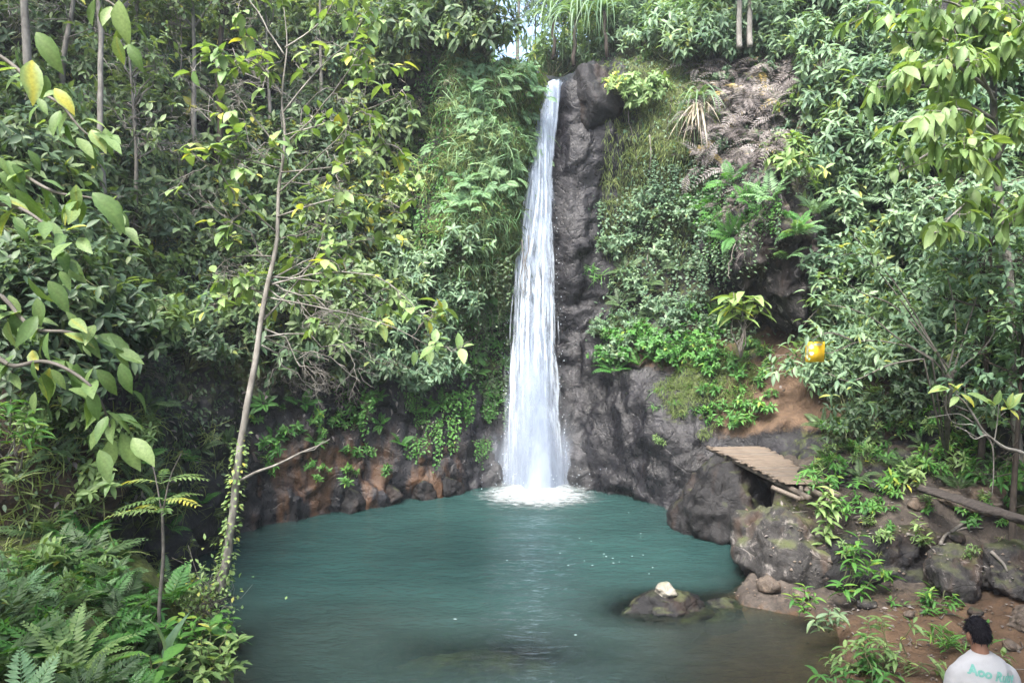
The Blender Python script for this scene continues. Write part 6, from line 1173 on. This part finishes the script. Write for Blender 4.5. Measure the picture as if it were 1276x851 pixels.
for p_, d_ in zip(pv[okk], dn[okk]): blade(g, r_, p_ - d_ * .004, d_ * .55 + np.array((r_.normal(0, .3), r_.normal(-.1, .3), -.55 if p_[2] < 1.69 else -.05)), r_.uniform(.014, .03), .005, .4, .5, 4)
link('strands', g.mesh('strands', MATS['hair_black']), hr)['kind'] = 'stuff'
# loose white shirt, slightly hunched shoulders
g = Geo(); loft(g, [(0, .0, .80, .215, .150, .85), (0, .0, .95, .22, .150, .85), (0, -.012, 1.10, .215, .145, .85), (0, -.020, 1.22, .222, .142, .8), (0, -.022, 1.32, .222, .132, .8), (0, -.018, 1.405, .195, .110, .85), (0, -.008, 1.462, .135, .088, .95), (0, .008, 1.502, .080, .072, 1)], 36)
for sx in (-1, 1): tube(g, spline(np.array([(sx * .12, -.015, 1.375), (sx * .19, -.018, 1.335), (sx * .225, -.016, 1.24), (sx * .246, -.008, 1.13), (sx * .254, .0, 1.08)]), 14), np.interp(np.linspace(0, 1, 14), [0, .4, 1], [.066, .074, .078]), 16)
sm_ = remesh('shirt', g, MATS['shirt_cloth'], .011, 8); n_ = len(sm_.vertices); v = np.empty(n_ * 3); sm_.vertices.foreach_get('co', v); v = v.reshape(-1, 3); nn_ = np.empty(n_ * 3); sm_.vertices.foreach_get('normal', nn_); nn_ = nn_.reshape(-1, 3)
fold = .011 * ridged(v * (5, 5, 1.6), 3, 9) + .006 * ridged((v + .3 * v[:, [2, 0, 1]]) * 9, 2, 11); v = v + nn_ * (fold * sstep(1.50, 1.42, v[:, 2]))[:, None]; sm_.vertices.foreach_set('co', v.astype(np.float32).ravel()); sm_.update(); shirt = link('shirt', sm_, r)
sb = BVHTree.FromPolygons([tuple(q) for q in v], [tuple(p.vertices) for p in sm_.polygons])
def flat_print(name, V2, F_, mat, off=.003):
    """flat print laid on the back of the shirt: V2 in (right, up) metres about the collar"""
    V = []
    for x, z in V2:
        l_, n_, i_, t_ = sb.ray_cast(Vector((x, -1, 1.45 + z)), Vector((0, 1, 0)), 3); V.append((x, (l_.y if l_ else -.14) - off, 1.45 + z))
    me = bpy.data.meshes.new(name); me.from_pydata(V, [], F_); me.materials.append(MATS[mat]); return link(name, me, shirt)
def text_print(name, txt, x, z, size, mat, shear=.25, off=.003, rot=0.0):
    cu = bpy.data.curves.new(name, 'FONT'); cu.body = txt; cu.size = size; cu.shear = shear; cu.resolution_u = 3; cu.offset = .004; o = bpy.data.objects.new(name, cu); COL.objects.link(o)
    dg = bpy.context.evaluated_depsgraph_get(); me = bpy.data.meshes.new_from_object(o.evaluated_get(dg)); bpy.data.objects.remove(o)
    bm = bmesh.new(); bm.from_mesh(me); bmesh.ops.triangulate(bm, faces=bm.faces[:]); bmesh.ops.subdivide_edges(bm, edges=[e for e in bm.edges if e.calc_length() > .02], cuts=1); bmesh.ops.triangulate(bm, faces=bm.faces[:])
    cr_, sr_ = math.cos(rot), math.sin(rot); V2 = [(x + q.co.x * cr_ - q.co.y * sr_, z + q.co.x * sr_ + q.co.y * cr_) for q in bm.verts]; F_ = [[q.index for q in f.verts] for f in bm.faces]; bm.free(); return flat_print(name, V2, F_, mat, off)
def blob(cx, cz, rx, rz, seed, n=22):
    r_ = np.random.default_rng(seed); a_ = np.linspace(0, 6.283, n, endpoint=False); k = 1 + .22 * np.sin(3 * a_ + seed) + r_.normal(0, .06, n); V2 = [(cx + rx * k[i] * math.cos(a_[i]), cz + rz * k[i] * math.sin(a_[i])) for i in range(n)]; return V2 + [(cx, cz)], [(i, (i + 1) % n, n) for i in range(n)]
def gridp(x0, x1, z0, z1, m=8):
    V2 = [(x0 + (x1 - x0) * i / m, z0 + (z1 - z0) * j / m) for j in range(m + 1) for i in range(m + 1)]; return V2, [(j * (m + 1) + i, j * (m + 1) + i + 1, (j + 1) * (m + 1) + i + 1, (j + 1) * (m + 1) + i) for j in range(m) for i in range(m)]
V2, F_ = blob(.03, -.21, .13, .085, 2, 40); flat_print('printed_wash', V2, F_, 'print_wash', .002)
text_print('lettering', 'Aoo', -.175, -.055, .085, 'print_green', rot=-.18); text_print('lettering', 'Ruby', .000, -.090, .085, 'print_green', rot=-.22)
V2, F_ = gridp(-.135, -.085, -.20, -.125, 5); V2 = [(x + .25 * (-.125 - z), z) for x, z in V2]; flat_print('printed_figure', V2, F_, 'print_navy', .0045)
for k, (cx, cz, rx, rz) in enumerate([(-.045, -.155, .014, .010), (-.07, -.15, .008, .006), (.015, -.165, .012, .018), (.055, -.185, .011, .014), (.085, -.195, .018, .012), (.07, -.155, .022, .006), (.085, -.17, .008, .02), (-.02, -.235, .03, .012), (.05, -.25, .035, .012)]):
    V2, F_ = blob(cx, cz, rx, rz, 30 + k, 14); flat_print('printed_figure', V2, F_, 'print_navy', .0045)
# trousers and shoes
g = Geo(); loft(g, [(0, .0, .83, .175, .125, .9), (0, 0, .92, .18, .125, .9), (0, 0, .99, .17, .118, .9)])
for sx in (-1, 1): tube(g, spline(np.array([(sx * .085, 0, .90), (sx * .10, .01, .68), (sx * .10, .012, .48), (sx * .105, -.008, .28), (sx * .105, -.012, .10)]), 14), np.linspace(.108, .070, 14), 16)
link('trousers', remesh('trousers', g, MATS['trouser_cloth'], .012, 4), r)
for sx in (-1, 1): g = Geo(); loft(g, [(sx * .108, .03, -.005, .05, .128, .8), (sx * .108, .03, .03, .052, .128, .8), (sx * .107, .015, .07, .046, .09, .9), (sx * .106, -.01, .10, .046, .055, 1)], 20); link('shoe', g.mesh('shoe', MATS['shoe_dark']), r)

# ------------------------------------------------------------------ thin moist air over the pool and the wood
m, n, l, b, out = newmat('haze_air'); n.remove(b); pv = n.new('ShaderNodeVolumePrincipled'); pv.inputs['Color'].default_value = (.86, .93, 1.0, 1); pv.inputs['Density'].default_value = .0017; pv.inputs['Anisotropy'].default_value = .2
l.new(pv.outputs[0], out.inputs['Volume'])
me = bpy.data.meshes.new('haze'); bm = bmesh.new(); bmesh.ops.create_cube(bm, size=1); bm.to_mesh(me); bm.free(); me.materials.append(m)
ho = link('haze', me); ho.scale = (130, 140, 42); ho.location = (0, 5, 42 / 2 - 3.2); tag(ho, kind='stuff')

# ------------------------------------------------------------------ look-alikes with one label are told apart by where they stand
ORD = ['topmost', 'second', 'third', 'fourth', 'fifth', 'sixth']
def sharing():
    d = {}
    for o in COL.objects:
        if o.parent is None and o.get('label'): d.setdefault(o['label'], []).append(o)
    return {k: v for k, v in d.items() if len(v) > 1}
for lb, os_ in sharing().items():
    if not any(q[2] in lb for q in LAND):
        for o in os_:
            if o.get('group', '').startswith('tall trees on'): continue
            nl = lb + ' ' + where(*pix(*o.location)); short = lb.split(' lying on')[0].split(' at the foot')[0].split(' in the wood behind')[0].split(' in the shade behind')[0].split(' behind the mossy')[0] + ' ' + where(*pix(*o.location))
            nl = nl if len(nl.split()) <= 12 else short
            if len(nl.split()) <= 16: o['label'] = nl
for lb, os_ in sharing().items():
    if len(os_) < 7 or os_[0].get('group', '').startswith('tall trees on'): continue
    os_ = sorted(os_, key=lambda o: pix(*o.location)[0])
    for i, o in enumerate(os_):
        nl = lb + ', ' + ('left side', 'middle', 'right side')[min(2, i * 3 // len(os_))]
        if len(nl.split()) <= 16: o['label'] = nl
for lb, os_ in sharing().items():
    n_ = len(os_)
    if n_ > 6 or os_[0].get('group', '').startswith('tall trees on'): continue
    os_ = sorted(os_, key=lambda o: pix(*o.location)[1])
    for i, o in enumerate(os_):
        sx = (['the upper one', 'the lower one'][i] if n_ == 2 else ['the uppermost', 'the middle one', 'the lowest'][i] if n_ == 3 else 'topmost of %s' % ['four', 'five', 'six'][n_ - 4] if i == 0 else 'lowest of %s' % ['four', 'five', 'six'][n_ - 4] if i == n_ - 1 else ORD[i] + ' from top')
        nl = lb + ', ' + sx
        if len(nl.split()) <= 16: o['label'] = nl
